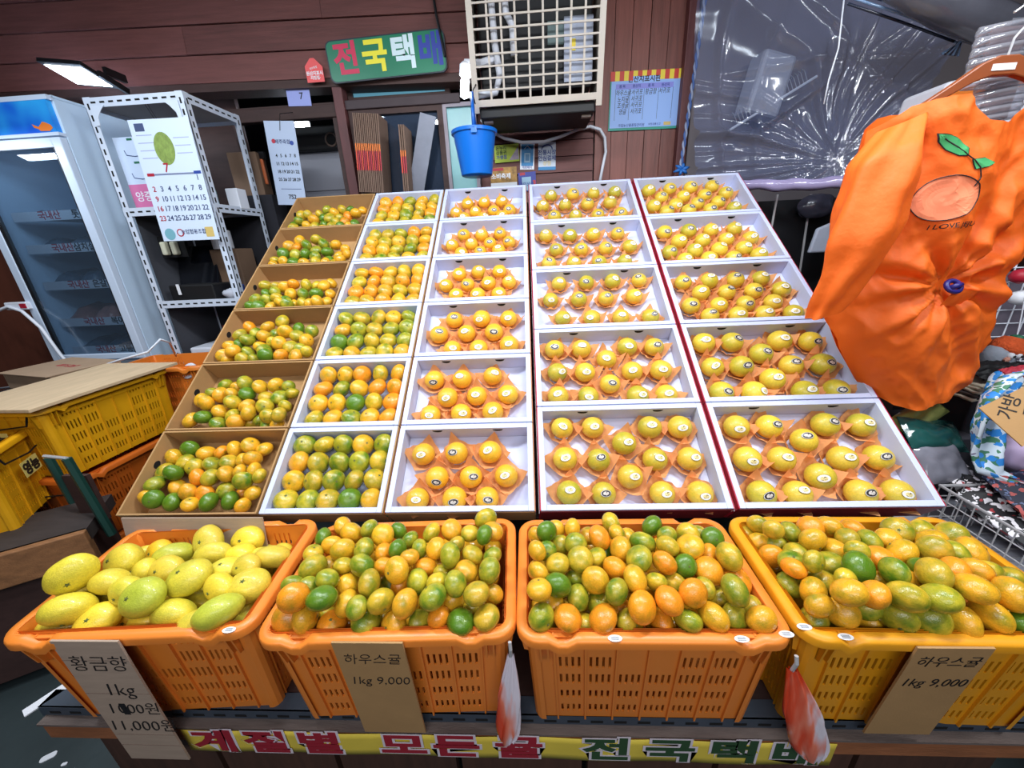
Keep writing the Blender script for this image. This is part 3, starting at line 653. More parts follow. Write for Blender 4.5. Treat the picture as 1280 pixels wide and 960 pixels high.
# ================================================================ CRATES
def wall_panel(b, P, cols, holes_rows, skip, th=0.004):
    """Perforated wall. P(s, t, o) maps along / up / outward; cols: list of (s0, s1) slots; holes_rows: list of (t0, t1); skip(ci, ri) leaves it closed."""
    ss = [0.0]; hs = []
    for (a, c) in cols: hs.append(len(ss)); ss += [a, c]
    ss.append(1.0)
    ts = [0.0]; ht = []
    for (a, c) in holes_rows: ht.append(len(ts)); ts += [a, c]
    ts.append(1.0)
    ns, nt_ = len(ss), len(ts)
    hole = set()
    for ci, i in enumerate(hs):
        for ri_, j in enumerate(ht):
            if not skip(ci, ri_): hole.add((i, j))
    vs = [P(s_, t_, 0) for t_ in ts for s_ in ss] + [P(s_, t_, -th) for t_ in ts for s_ in ss]
    o = ns * nt_; fs = []
    for j in range(nt_ - 1):
        for i in range(ns - 1):
            a = j * ns + i; q = (a, a + 1, a + 1 + ns, a + ns)
            if (i, j) in hole:
                for e, f in ((0, 1), (1, 2), (2, 3), (3, 0)):
                    fs.append((q[f], q[e], q[e] + o, q[f] + o))
            else:
                fs.append(q); fs.append(tuple(x + o for x in reversed(q)))
    b.add(vs, fs)

def crate_meshes(wd, dp, h, m, key, notches=True):
    wb, db = wd * 0.945, dp * 0.93
    def corner(sx, sy, t): return Vector((sx * (wb + (wd - wb) * t) / 2 - sx * 0.024, sy * (db + (dp - db) * t) / 2 - sy * 0.024, h * t))
    body = MB()
    sides = [((-1, -1), (1, -1)), ((1, -1), (1, 1)), ((1, 1), (-1, 1)), ((-1, 1), (-1, -1))]
    rows = [(0.08, 0.17), (0.25, 0.34), (0.42, 0.53), (0.60, 0.72), (0.80, 0.925)]
    ribs = MB()
    for si, (a, c) in enumerate(sides):
        nrm = (Vector((a[0] + c[0], a[1] + c[1], 0)) / 2).normalized()
        def P(s_, t, o_, a=a, c=c, nrm=nrm): return corner(*a, t).lerp(corner(*c, t), s_) + nrm * o_
        ng = 6 if si % 2 == 0 else 4
        cols = []; groups = []
        for g in range(ng):
            g0 = 0.10 + 0.80 * g / ng; gw = 0.80 / ng
            for q in range(4):
                s0 = g0 + gw * (0.14 + 0.205 * q); cols.append((s0, s0 + gw * 0.085)); groups.append(g)
        mid = (ng // 2 - 1, ng // 2)
        wall_panel(body, P, cols, rows, lambda ci, ri_: groups[ci] in mid and ri_ >= 3)
        for g in range(ng + 1):
            s_ = 0.10 + 0.80 * g / ng
            for ds in (0.004,):
                v = [P(s_ - ds, 0.0, -0.001), P(s_ + ds, 0.0, -0.001), P(s_ + ds, 0.0, 0.005), P(s_ - ds, 0.0, 0.005), P(s_ - ds, 0.98, -0.001), P(s_ + ds, 0.98, -0.001), P(s_ + ds, 0.98, 0.006), P(s_ - ds, 0.98, 0.006)]
                ribs.hexa([v[3], v[2], v[1], v[0], v[7], v[6], v[5], v[4]])
        for s_ in (0.045, 0.075, 0.925, 0.955):
            ds = 0.004
            v = [P(s_ - ds, 0.72, -0.001), P(s_ + ds, 0.72, -0.001), P(s_ + ds, 0.74, 0.014), P(s_ - ds, 0.74, 0.014), P(s_ - ds, 0.98, -0.001), P(s_ + ds, 0.98, -0.001), P(s_ + ds, 0.98, 0.022), P(s_ - ds, 0.98, 0.022)]
            ribs.hexa([v[3], v[2], v[1], v[0], v[7], v[6], v[5], v[4]])
        for t0 in (0.945,):
            v = [P(0, t0, -0.001), P(1, t0, -0.001), P(1, t0, 0.007), P(0, t0, 0.007), P(0, t0 + 0.03, -0.001), P(1, t0 + 0.03, -0.001), P(1, t0 + 0.03, 0.009), P(0, t0 + 0.03, 0.009)]
            ribs.hexa([v[3], v[2], v[1], v[0], v[7], v[6], v[5], v[4]])
    # corner columns
    for sx in (-1, 1):
        for sy in (-1, 1):
            ring = []
            for t in (0, 1):
                c = corner(sx, sy, t); a0 = math.atan2(sy, sx)
                ring.append([(c.x - sx * 0.014 + 0.020 * math.cos(a0 + R(-58 + 29 * q)), c.y - sy * 0.014 + 0.020 * math.sin(a0 + R(-58 + 29 * q)), c.z) for q in range(5)])
            body.add(ring[0] + ring[1], [(q, q + 1, 6 + q, 5 + q) for q in range(4)])
    body.hexa([tuple(corner(*q, 0.0) + Vector((0, 0, z))) for z in (0, 0.006) for q in ((-1, -1), (1, -1), (1, 1), (-1, 1))])
    rim = MB(); path = []; rc = 0.045
    def seg(x0, y0, x1, y1, n):
        for q in range(n): path.append((x0 + (x1 - x0) * q / n, y0 + (y1 - y0) * q / n))
    X, Y = wd / 2, dp / 2
    for (cx, cy, a0), (ex, ey) in (((X - rc, -Y + rc, -90), (X, Y - rc)), ((X - rc, Y - rc, 0), (-X + rc, Y)), ((-X + rc, Y - rc, 90), (-X, -Y + rc)), ((-X + rc, -Y + rc, 180), (X - rc, -Y))):
        arc = [(cx + rc * math.cos(R(a0 + 15 * q)), cy + rc * math.sin(R(a0 + 15 * q))) for q in range(7)]
        path += arc[:-1]; seg(arc[-1][0], arc[-1][1], ex, ey, 24)
    prof = [(-0.027, -0.05), (-0.026, -0.012), (-0.021, -0.001), (-0.015, 0.0), (-0.003, -0.001), (0.0, -0.006), (0.0, -0.022), (-0.004, -0.022), (-0.005, -0.008), (-0.020, -0.008), (-0.023, -0.05)]
    np_ = len(path); k = len(prof); vs = []
    for i in range(np_):
        x0, y0 = path[(i - 1) % np_]; x1, y1 = path[(i + 1) % np_]
        t = Vector((x1 - x0, y1 - y0, 0)).normalized(); nrm = Vector((t.y, -t.x, 0))
        px, py = path[i]; dip = 0
        if notches and abs(abs(px) - (X - 0.085)) < 0.016 and abs(abs(py) - Y) < 0.002: dip = 0.014
        for d_, z_ in prof:
            f = dip if z_ > -0.03 else 0
            vs.append((px + nrm.x * d_ - nrm.x * 0, py + nrm.y * d_, h + z_ - f))
    fs = [(i * k + j, ((i + 1) % np_) * k + j, ((i + 1) % np_) * k + (j + 1) % k, i * k + (j + 1) % k) for i in range(np_) for j in range(k)]
    rim.add(vs, [tuple(reversed(f)) for f in fs])
    return body.mesh('body_' + key, m), ribs.mesh('ribs_' + key, m), rim.mesh('rim_' + key, m, True)

def crate(ms, label, loc, rz=0.0, tilt=0.0, group=None, handle=None, dims=(0.53, 0.335, 0.305), name='plastic_crate'):
    t = thing(name, label, 'crate', group=group, M=Matrix.Translation(loc) @ Matrix.Rotation(rz, 4, 'Z') @ Matrix.Rotation(tilt, 4, 'X'))
    b = link('body', ms[0], t); link('ribs', ms[1], t); r_ = link('rim', ms[2], t)
    r_.modifiers.new('edge', 'EDGE_SPLIT').split_angle = R(55)
    if handle:
        wd, dp, h = dims
        for e in handle:
            if e in 'lr':
                s_ = -1 if e == 'l' else 1
                MB().tube([(s_ * (wd / 2 - 0.01), -0.13, h - 0.015), (s_ * (wd / 2 + 0.004), -0.125, h - 0.06), (s_ * (wd / 2 + 0.006), 0, h - 0.075), (s_ * (wd / 2 + 0.004), 0.125, h - 0.06), (s_ * (wd / 2 - 0.01), 0.13, h - 0.015)], 0.0035, 6).build('wire_handle', M_wire, t)
            else:
                s_ = -1
                MB().tube([(-0.2, s_ * (dp / 2 - 0.01), h - 0.015), (-0.195, s_ * (dp / 2 + 0.003), h - 0.06), (0.195, s_ * (dp / 2 + 0.003), h - 0.06), (0.2, s_ * (dp / 2 - 0.01), h - 0.015)], 0.0035, 6).build('wire_handle', M_wire, t)
    return t

CM_o = crate_meshes(0.53, 0.335, 0.305, M_orange_pl, 'orange')
CM_y = crate_meshes(0.55, 0.335, 0.305, M_yellow_pl, 'amber')
CM_y2 = crate_meshes(0.55, 0.37, 0.31, M_yellow_pl2, 'yellow')
CM_o2 = crate_meshes(0.55, 0.37, 0.31, mat('dull orange crate plastic', srgb(196, 96, 26), 0.45, 0.15, 6), 'dull orange')
zc = 0.485
front = [(-0.866, R(3.2)), (-0.316, R(2)), (0.2185, 0), (0.772, R(-1))]
lab = ['orange crate heaped with big yellow citrus', 'orange crate of mandarins between the citrus crate and another orange crate', 'orange crate of mandarins under the middle gift cartons', 'amber crate of mandarins beside the wire basket']
FRONT = []
for k, (x, rz) in enumerate(front):
    ms = CM_y if k == 3 else CM_o
    FRONT.append(crate(ms, lab[k], (x, 0.688, zc), rz, R(1.6), 'front fruit crates'))
M_oval = mat('small white oval label', srgb(228, 230, 232), 0.4)
for k, pts in ((0, [(0.222, -0.160)]), (2, [(-0.075, -0.160), (0.16, -0.160), (0.247, -0.150)]), (3, [(-0.262, -0.140), (-0.20, -0.158)])):
    for (x, y) in pts:
        o = MB().lathe([(0.011, 0), (0.011, 0.0006)], 16).build('label', M_oval, FRONT[k], M=Matrix.Translation((x, y, 0.3052)) @ Matrix.Diagonal((1.25, 0.62, 1, 1)))
        for q in (-0.004, 0.0, 0.004): MB().box((0, q, 0.0008), (0.012, 0.0016, 0.0004)).build('print_line', mat('grey ink', srgb(96, 100, 112), 0.6), o)
# grey cardboard sheet standing at the back of the first crate
lin, _, _ = sheet('cardboard_sheet', 'greyish cardboard sheet standing at the back of the citrus crate', 'cardboard', (-1.165, 0.825, 0.830), (-0.755, 0.825, 0.826), (-1.165, 0.795, 0.62), M_card_grey, 0.004)
# filling that keeps the heaps up: fruit lying out of sight, one mass per crate
for k, x in enumerate((-0.865, -0.316, 0.2185, 0.772)):
    b = MB(); rr = random.Random(k)
    for j in range(7):
        for i in range(10):
            r_ = 0.025 if k else 0.03
            cx, cy, cz = x - 0.195 + 0.0433 * i + rr.uniform(-0.005, 0.005), 0.592 + 0.036 * j + rr.uniform(-0.004, 0.004), 0.735 + rr.uniform(-0.006, 0.006) - (0.02 if k == 0 else 0)
            b.lathe([(r_ * math.sin(q * PI / 6), -r_ * 0.9 * math.cos(q * PI / 6)) for q in range(1, 6)], 10, M=Matrix.Translation((cx, cy, cz)))
    o = b.build('buried_fruit', M_big if k == 0 else M_mand, smooth=True); o.color = srgb(222, 160, 34)[:3] + (0.25,)
    if k == 0: o.color = srgb(226, 206, 72)[:3] + (0.05,)
    tag(o, ['big citrus', 'mandarins', 'mandarins', 'mandarins'][k] + ' lying deeper in the ' + ['first orange crate', 'second orange crate', 'third orange crate', 'amber crate'][k], 'fruit', kind='stuff')

# ---------------------------------------------------------------- the low table under them
tb = thing('market_table', 'low timber table with a perforated angle-iron edge under the front crates', 'table', (0, 0, 0))
MB().box((-0.06, 0.76, 0.470), (2.34, 0.40, 0.02)).build('table_top', M_darkwood, tb)
MB().box((-0.06, 0.5445, 0.4535), (2.34, 0.022, 0.006)).build('ledge', mat('weathered grey timber', srgb(112, 98, 92), 0.8, 0.35, 7, (1.5, 10, 10), 0.2, 50), tb)
ra = MB().box((-0.06, 0.5565, 0.469), (2.36, 0.004, 0.032)).box((-0.06, 0.575, 0.4835), (2.36, 0.04, 0.003)).build('angle_rail', M_rail, tb)
sl = MB()
for k in range(44): sl.box((-1.2 + 0.053 * k, 0.5542, 0.4675), (0.028, 0.0008, 0.0075))
tag(sl.build('slots', M_slot, ra), kind='stuff')
M_plank = mat('orange brown plank', srgb(150, 92, 56), 0.6, 0.4, 5, (1.5, 9, 9), 0.15, 40)
MB().box((-0.04, 0.545, 0.427), (2.36, 0.02, 0.048)).build('front_plank', M_plank, tb, bev=0.002)
for k in range(7):
    MB().box((-1.0 + 0.315 * k, 0.575, 0.2), (0.30, 0.02, 0.40)).build('skirt_board', mat('dark skirt boards', srgb(74, 46, 34), 0.7, 0.4, 7, (8, 8, 1)), tb)
for x in (-1.15, 1.03):
    MB().box((x, 0.9, 0.23), (0.06, 0.06, 0.46)).build('leg', M_darkwood, tb)
# banner tacked along the plank
M_ban = mat('yellow banner cloth', srgb(222, 196, 70), 0.65, 0.12, 7)
ban = thing('banner', 'yellow cloth banner with red and green Korean lettering along the table front', 'banner', M=frame((-0.86, 0.533, 0.375), (1, 0, 0), (0, 0, 1)))
bm_ = MB().grid(lambda a, c: (a * 1.50, c * 0.078 - 0.006 * a, 0.0015 + 0.0015 * math.sin(a * 31)), 60, 4); bm_.build('cloth', M_ban, ban, smooth=True, solid=0.001)
M_bred = mat('dark red banner print', srgb(160, 24, 44), 0.6); M_bgr = mat('dark green banner print', srgb(40, 74, 40), 0.6)
M_bord = mat('pale outline print', srgb(226, 214, 222), 0.6)
for ch, x, m in (('계', 0.075, M_bred), ('절', 0.205, M_bred), ('별', 0.335, M_bred), ('모', 0.535, M_bred), ('든', 0.66, M_bred), ('귤', 0.805, M_bred), ('전', 1.005, M_bgr), ('국', 1.145, M_bgr), ('택', 1.285, M_bgr), ('배', 1.42, M_bgr)):
    text(ban, ch, 0.084, x, 0.036, M_bord, 0.0034, 0.085, sx=1.45, name='letter_outline', extr=0.0002)
    text(ban, ch, 0.084, x, 0.036, m, 0.0042, 0.035, sx=1.45, name='letter', extr=0.0003)

# price cards hung on the crates
def price_card(label, tl, tr, bl, lines, m=M_card, dx=0.0):
    o, wd, ht = sheet('price_card', label, 'price card', tl, tr, bl, m, 0.004, 'handwritten price cards')
    for s_, sz, y, x in lines:
        text(o, s_, sz, wd * x, ht * y, M_ink, 0.0008, -0.014, name='handwriting', sx=0.9, shear=0.18)
    return o, wd, ht
o, wd, ht = price_card('long greyish cardboard price card on the big citrus crate, 11,000', (-0.955, 0.505, 0.785), (-0.808, 0.505, 0.785), (-0.995, 0.512, 0.375), [('황금향', 0.052, 0.83, 0.50), ('1kg', 0.056, 0.63, 0.56), ('1', 0.05, 0.47, 0.24), ('000원', 0.046, 0.47, 0.68), ('11,000원', 0.05, 0.32, 0.57)], M_card_grey)
MB().box((wd * 0.46, ht * 0.47, 0.0004), (0.014, 0.038, 0.0008)).build('scribble', M_ink, o)
for q in (0.86, 0.60, 0.24, 0.14): MB().box((wd / 2, ht * q, 0.0002), (wd, 0.002, 0.0004)).build('crease', mat('card crease', srgb(140, 118, 104), 0.9), o)
price_card('brown cardboard price card, 9,000, on the orange crate second along', (-0.410, 0.507, 0.785), (-0.268, 0.507, 0.785), (-0.408, 0.53, 0.462), [('하우스귤', 0.036, 0.84, 0.5), ('1kg 9,000', 0.036, 0.62, 0.52)])
price_card('brown cardboard price card, 9,000, on the amber crate', (0.690, 0.507, 0.782), (0.822, 0.507, 0.782), (0.682, 0.53, 0.49), [('하우스귤', 0.034, 0.86, 0.5), ('1kg 9,000', 0.034, 0.64, 0.5)])

# bundles of printed plastic bags hung between the crates
M_bag = bpy.data.materials.new('orange and white bag film'); M_bag.use_nodes = True
nt = M_bag.node_tree; pb = nt.nodes['Principled BSDF']; pb.inputs['Roughness'].default_value = 0.25
tc = nt.nodes.new('ShaderNodeTexCoord'); mp = nt.nodes.new('ShaderNodeMapping'); mp.inputs['Scale'].default_value = (26, 26, 5)
nz = nt.nodes.new('ShaderNodeTexNoise'); nz.inputs['Scale'].default_value = 1.0; nz.inputs['Detail'].default_value = 2
sp = nt.nodes.new('ShaderNodeSeparateXYZ'); ma = nt.nodes.new('ShaderNodeMath'); ma.operation = 'MULTIPLY_ADD'; ma.inputs[1].default_value = 0.55
cr = nt.nodes.new('ShaderNodeValToRGB'); cr.color_ramp.elements[0].position = 0.62; cr.color_ramp.elements[0].color = srgb(226, 70, 30); cr.color_ramp.elements[1].position = 0.88; cr.color_ramp.elements[1].color = srgb(232, 222, 232)
q = cr.color_ramp.elements.new(0.76); q.color = srgb(240, 130, 100)
nt.links.new(tc.outputs['Object'], mp.inputs[0]); nt.links.new(mp.outputs[0], nz.inputs['Vector']); nt.links.new(tc.outputs['Generated'], sp.inputs[0]); nt.links.new(sp.outputs['X'], ma.inputs[0]); nt.links.new(nz.outputs['Fac'], ma.inputs[2]); nt.links.new(ma.outputs[0], cr.inputs[0]); nt.links.new(cr.outputs[0], pb.inputs['Base Color'])
def bag_bundle(label, top, bot, wd):
    top, bot = Vector(top), Vector(bot); t = thing('bag_bundle', label, 'bags', top, group='hanging bag bundles')
    d = bot - top; b = MB()
    def fn(a, c):
        an = 2 * PI * a; f = min(1, 0.25 + 1.6 * c) * (1 - 0.55 * max(0, c - 0.75) / 0.25 * max(0, c - 0.75) / 0.25)
        x = wd / 2 * f * math.cos(an); y = 0.012 * f * math.sin(an)
        return (d.x * c + x + 0.004 * math.sin(5 * an + 9 * c) * c, d.y * c + y + 0.003 * math.sin(7 * an + 5 * c), d.z * c)
    b.grid(fn, 28, 16); b.build('bags', M_bag, t, smooth=True)
    MB().tube([(0, 0, 0.035), (0.001, -0.004, 0.02), (0, 0, -0.004)], 0.0035, 8).build('hook', M_steel, t)
    return t
bag_bundle('narrow bundle of orange and white bags hung between two orange crates', (-0.058, 0.515, 0.745), (-0.078, 0.515, 0.462), 0.05)
bag_bundle('wide bundle of orange and white bags hung beside the amber crate', (0.468, 0.500, 0.735), (0.568, 0.502, 0.452), 0.075)

# ================================================================ FRIDGE AND SHELF
M_fr = mat('white enamel', srgb(196, 218, 240), 0.35, 0.03, 3)
M_frame = mat('white door frame', srgb(205, 220, 240), 0.3)
M_hdr = bpy.data.materials.new('blue lit header print'); M_hdr.use_nodes = True
nt = M_hdr.node_tree; pb = nt.nodes['Principled BSDF']; tc = nt.nodes.new('ShaderNodeTexCoord'); nz = nt.nodes.new('ShaderNodeTexNoise'); nz.inputs['Scale'].default_value = 5
cr = nt.nodes.new('ShaderNodeValToRGB'); cr.color_ramp.elements[0].position = 0.35; cr.color_ramp.elements[0].color = srgb(10, 80, 190); cr.color_ramp.elements[1].position = 0.7; cr.color_ramp.elements[1].color = srgb(40, 150, 215)
nt.links.new(tc.outputs['Object'], nz.inputs[0]); nt.links.new(nz.outputs['Fac'], cr.inputs[0]); nt.links.new(cr.outputs[0], pb.inputs['Base Color']); nt.links.new(cr.outputs[0], pb.inputs['Emission Color']); pb.inputs['Emission Strength'].default_value = 0.35
fx0, fx1, fy, fz1 = -3.02, -2.405, 2.20, 2.31
fr = thing('display_fridge', 'tall white glass-door display fridge with a lit blue header', 'fridge', ((fx0 + fx1) / 2, fy + 0.29, 0))
hw = (fx1 - fx0) / 2
def FB(b, x0, x1, y0, y1, z0, z1): return b.box(((x0 + x1) / 2, (y0 + y1) / 2, (z0 + z1) / 2), (x1 - x0, y1 - y0, z1 - z0))
for x0, x1 in ((-hw, -hw + 0.03), (hw - 0.03, hw)): FB(MB(), x0, x1, -0.26, 0.29, 0.05, fz1).build('side_panel', M_fr, fr, bev=0.004)
FB(MB(), -hw + 0.03, hw - 0.03, 0.26, 0.29, 0.05, fz1).build('back_panel', M_fr, fr)
FB(MB(), -hw + 0.03, hw - 0.03, -0.26, 0.26, 0.74, 0.92).build('base_panel', M_fr, fr)
FB(MB(), -hw + 0.03, hw - 0.03, -0.29, 0.26, 0.05, 0.74).build('plinth', mat('grey plinth', srgb(120, 128, 140), 0.5), fr)
FB(MB(), -hw, hw, -0.26, 0.29, fz1, fz1 + 0.012).build('top_panel', M_fr, fr)
hd = FB(MB(), -hw + 0.004, hw - 0.012, -0.288, -0.255, 2.155, 2.295).build('header', M_hdr, fr)
FB(MB(), -hw, hw, -0.286, -0.255, 2.297, 2.318).build('header_trim', M_frame, fr); FB(MB(), -hw, hw, -0.294, -0.255, 2.138, 2.153).build('header_trim', M_frame, fr)
fish = MB().prism([(-0.05, 0.006), (-0.03, 0.0), (-0.02, -0.01), (0.03, -0.012), (0.05, 0.0), (0.045, 0.014), (0.02, 0.026), (0.005, 0.03), (-0.005, 0.022), (-0.025, 0.008), (-0.055, 0.022)], 0, 0.001, M=frame((hw - 0.075, -0.2885, 2.172), (1, 0, 0), (0, 0, 1)))
fish.build('fish_print', mat('orange fish print', srgb(240, 130, 50), 0.5), hd)
dr = link('door', None, fr)
fmb = MB()
FB(fmb, -hw, -hw + 0.05, -0.30, -0.262, 0.94, 2.13); FB(fmb, hw - 0.05, hw, -0.30, -0.262, 0.94, 2.13); FB(fmb, -hw + 0.05, hw - 0.05, -0.30, -0.262, 2.085, 2.13); FB(fmb, -hw + 0.05, hw - 0.05, -0.30, -0.262, 0.94, 0.975)
fmb.build('door_frame', M_frame, dr, bev=0.004)
gm = MB(); FB(gm, -hw + 0.045, -hw + 0.058, -0.296, -0.27, 0.975, 2.085); FB(gm, hw - 0.058, hw - 0.045, -0.296, -0.27, 0.975, 2.085); gm.build('gasket', M_wire, dr)
FB(MB(), -hw + 0.05, hw - 0.05, -0.286, -0.280, 0.975, 2.085).build('pane', mix_mat('fridge glass', srgb(110, 130, 150), 0.02, 0.94, (0.72, 0.80, 0.86, 1), 0.10), dr)
M_rack = mat('clear pale shelf strip', srgb(196, 202, 214), 0.4)
M_ret = mat('dark red lettering', srgb(170, 34, 60), 0.5)
M_fish = mat('dark packed fish', srgb(70, 84, 100), 0.3, 0.5, 14); M_fish2 = mat('reddish packed fish', srgb(150, 104, 96), 0.3, 0.5, 12)
l = bpy.data.lights.new('fridge_light', 'AREA'); l.size = 0.4; l.size_y = 0.05; l.shape = 'RECTANGLE'; l.energy = 2.6; l.color = (0.85, 0.92, 1)
o = bpy.data.objects.new('fridge_light', l); COL.objects.link(o); o.location = ((fx0 + fx1) / 2, fy - 0.20, 2.10); o.rotation_euler = (R(25), 0, 0)
items = []
for k, (z, word) in enumerate(((1.775, '톳'), (1.60, '삼치살포'), (1.39, '은갈치'), (1.165, '복어'), (0.985, '고등어'))):
    FB(MB(), -hw + 0.05, hw - 0.04, -0.21, 0.24, z - 0.008, z).build('rack', M_rack, fr)
    s_ = FB(MB(), -hw + 0.06, hw - 0.05, -0.222, -0.214, z - 0.025, z + 0.025).build('price_strip', M_rack, fr)
    ps = link('lettering_holder', None, s_); bpy.data.objects.remove(ps)
    for body, m, x in (('국내산', M_ret, -0.02), (word, M_ink, 0.14)):
        t = text(s_, body, 0.05, 0, 0, m, 0.0, 0.02, name='lettering')
        t.matrix_basis = frame((x, -0.2225, z), (1, 0, 0), (0, 0, 1))
    items.append(z)
for k, z in enumerate(items):
    for q in range(3):
        x = (fx0 + fx1) / 2 - 0.17 + 0.17 * q
        hgt = (0.05, 0.07, 0.10, 0.11, 0.07)[k]
        b = MB().grid(lambda a, c: (x + (a - 0.5) * 0.15, fy + 0.10 + (c) * 0.32, z + 0.003 + hgt * (1 - abs(2 * a - 1) ** 3) * (1 - abs(2 * c - 1) ** 4) * (0.8 + 0.3 * noise.noise((a * 5 + q, c * 5, k)))), 10, 10)
        b.grid(lambda a, c: (x + (0.5 - a) * 0.15, fy + 0.10 + c * 0.32, z + 0.002), 1, 1)
        tag(b.build('fish_pack', M_fish2 if k == 3 or (k == 0 and q == 1) else M_fish, smooth=True), 'pack of %s on the %s fridge shelf, %s' % ('reddish fish' if k == 3 or (k == 0 and q == 1) else 'dark fish', ('top', 'second', 'middle', 'fourth', 'lowest')[k], ('at the hinge side', 'in the middle', 'nearest the shelf unit')[q]), 'fish', 'fish packs in the fridge')
# power strip and its cord on the brown panel beside the fridge
lp = tag(MB().box((-3.45, 2.42, 0.95), (0.78, 0.03, 1.9)).build('wall_panel', mat('red brown panel', srgb(96, 52, 38), 0.5, 0.3, 4, (4, 4, 1))), kind='structure')
ps = tag(MB().box((-3.06, 2.18, 1.29), (0.14, 0.03, 0.045)).build('power_strip', M_white, bev=0.006), 'white power strip with a red switch hanging beside the fridge', 'power strip')
MB().box((-3.01, 2.163, 1.29), (0.035, 0.006, 0.026)).build('switch', M_red, ps)
tag(MB().tube([(-3.4, 2.15, 1.12), (-3.2, 2.15, 1.26), (-3.1, 2.16, 1.29), (-3.02, 2.155, 1.26), (-2.93, 2.14, 1.16), (-2.89, 2.14, 1.0), (-2.86, 2.14, 0.92), (-2.8, 2.13, 0.80)], 0.009, 8).build('electric_cable', M_white, smooth=True), 'white cord drooping from the power strip by the fridge door', 'cord')

M_angle = mat('white slotted angle', srgb(206, 216, 232), 0.45, 0.08, 10)
shx0, shx1, shy0, shy1 = -2.215, -1.69, 2.2, 2.60
su = thing('shelf_unit', 'white slotted-angle shelf unit beside the fridge', 'shelf', ((shx0 + shx1) / 2, (shy0 + shy1) / 2, 0))
sw, sd = (shx1 - shx0) / 2, (shy1 - shy0) / 2
for sx in (-1, 1):
    for sy in (-1, 1):
        p = MB().box((sx * (sw - 0.019), sy * (sd - 0.0015), 1.145), (0.038, 0.003, 2.29)).box((sx * (sw - 0.0015), sy * (sd - 0.019), 1.145), (0.003, 0.038, 2.29)).build('post', M_angle, su)
        h = MB()
        for k in range(44):
            h.box((sx * (sw - 0.019), sy * (sd + 0.0004), 0.1 + 0.05 * k), (0.009, 0.0012, 0.026)); h.box((sx * (sw + 0.0004), sy * (sd - 0.019), 0.1 + 0.05 * k), (0.0012, 0.009, 0.026))
            if sx > 0: h.box((sx * (sw - 0.0035), sy * (sd - 0.019), 0.1 + 0.05 * k), (0.0012, 0.009, 0.026))
        tag(h.build('slots', M_slot, p), kind='stuff')
for z in (2.27, 1.765, 1.262, 0.6):
    s_ = MB().box((0, 0, z), (2 * sw - 0.008, 2 * sd - 0.008, 0.012)).build('shelf_board', mat('grey shelf board', srgb(150, 146, 146), 0.6, 0.1, 5), su)
    MB().box((0, -sd + 0.001, z - 0.004), (2 * sw, 0.003, 0.042)).box((0, sd - 0.001, z - 0.004), (2 * sw, 0.003, 0.042)).box((sw - 0.001, 0, z - 0.004), (0.003, 2 * sd, 0.042)).box((-sw + 0.001, 0, z - 0.004), (0.003, 2 * sd, 0.042)).build('shelf_rail', M_angle, su)
    h = MB()
    for k in range(10): h.box((-sw + 0.05 + k * 0.047, -sd - 0.0008, z - 0.004), (0.026, 0.001, 0.008))
    for k in range(8): h.box((sw + 0.0008, -sd + 0.04 + k * 0.045, z - 0.004), (0.001, 0.026, 0.008))
    tag(h.build('slots', M_slot, su), kind='stuff')
MB().box((0, sd - 0.006, 1.17), (2 * sw - 0.04, 0.004, 1.15)).build('back_sheet', M_dark, su)
MB().box((-sw + 0.006, 0.02, 1.17), (0.004, 2 * sd - 0.06, 1.15)).build('side_shade', mat('shaded grey sheet', srgb(70, 72, 80), 0.7), su)  # added sheet darkening the shelf's open side; shade put into its grey
for sx in (-1, 1):
    MB().prism([(0, 0), (sx * -0.075, 0), (sx * -0.05, -0.02), (sx * -0.025, -0.05), (sx * -0.02, -0.085), (0, -0.085)], 0, 0.003, M=frame((sx * (sw - 0.03), -sd - 0.003, 2.25), (1, 0, 0), (0, 0, 1))).build('gusset', M_angle, su)

# what stands on the shelves
pn, pw, ph = sheet('pink_pouch_poster', 'pale poster with two dumpling-shaped drawings over a pink block', 'poster', (-2.20, 2.27, 2.13), (-1.93, 2.27, 2.13), (-2.20, 2.27, 1.79), mat('pale blue paper', srgb(206, 222, 244), 0.6), 0.002)
MB().box((pw * 0.5, ph * 0.17, 0.0004), (pw, ph * 0.34, 0.0008)).build('pink_block', mat('pink print', srgb(214, 116, 166), 0.5), pn)
text(pn, '양증감귤', 0.055, pw * 0.45, ph * 0.15, M_whitep, 0.001, 0.01)
for q in (0.50, 0.82):
    MB().tube([(pw * 0.35 - 0.05, ph * q, 0.001), (pw * 0.35 - 0.045, ph * q - 0.022, 0.001), (pw * 0.35, ph * q - 0.03, 0.001), (pw * 0.35 + 0.05, ph * q - 0.026, 0.001), (pw * 0.35 + 0.055, ph * q - 0.004, 0.001)], 0.0022, 5).build('drawing', mat('blue grey line', srgb(70, 90, 140), 0.6), pn)
    MB().box((pw * 0.34, ph * q + 0.05, 0.0006), (0.03, 0.01, 0.0006)).build('drawing', M_green, pn)
la = thing('cash_register_screen', 'black touch screen on a black box base on the white shelf', 'monitor', (-2.02, 2.32, 1.27), rz=R(-6))
MB().box((0.04, 0.0, 0.05), (0.30, 0.20, 0.085)).build('base', M_black, la, bev=0.006)
MB().box((-0.04, 0.03, 0.205), (0.28, 0.03, 0.24), M=Matrix.Rotation(R(-14), 4, 'X')).build('screen', mat('glossy black screen', srgb(18, 20, 26), 0.1), la, bev=0.006)
MB().box((-0.03, -0.112, 0.07), (0.02, 0.002, 0.06)).build('sticker', M_whitep, la)
tag(MB().lathe([(0.052, 0), (0.054, 0.004), (0.054, 0.10), (0.05, 0.104), (0.02, 0.104)], 20, M=Matrix.Translation((-1.86, 2.40, 1.555))).build('paper_roll', M_white, smooth=False), 'white paper roll on top of a brown carton on the shelf', 'paper roll')
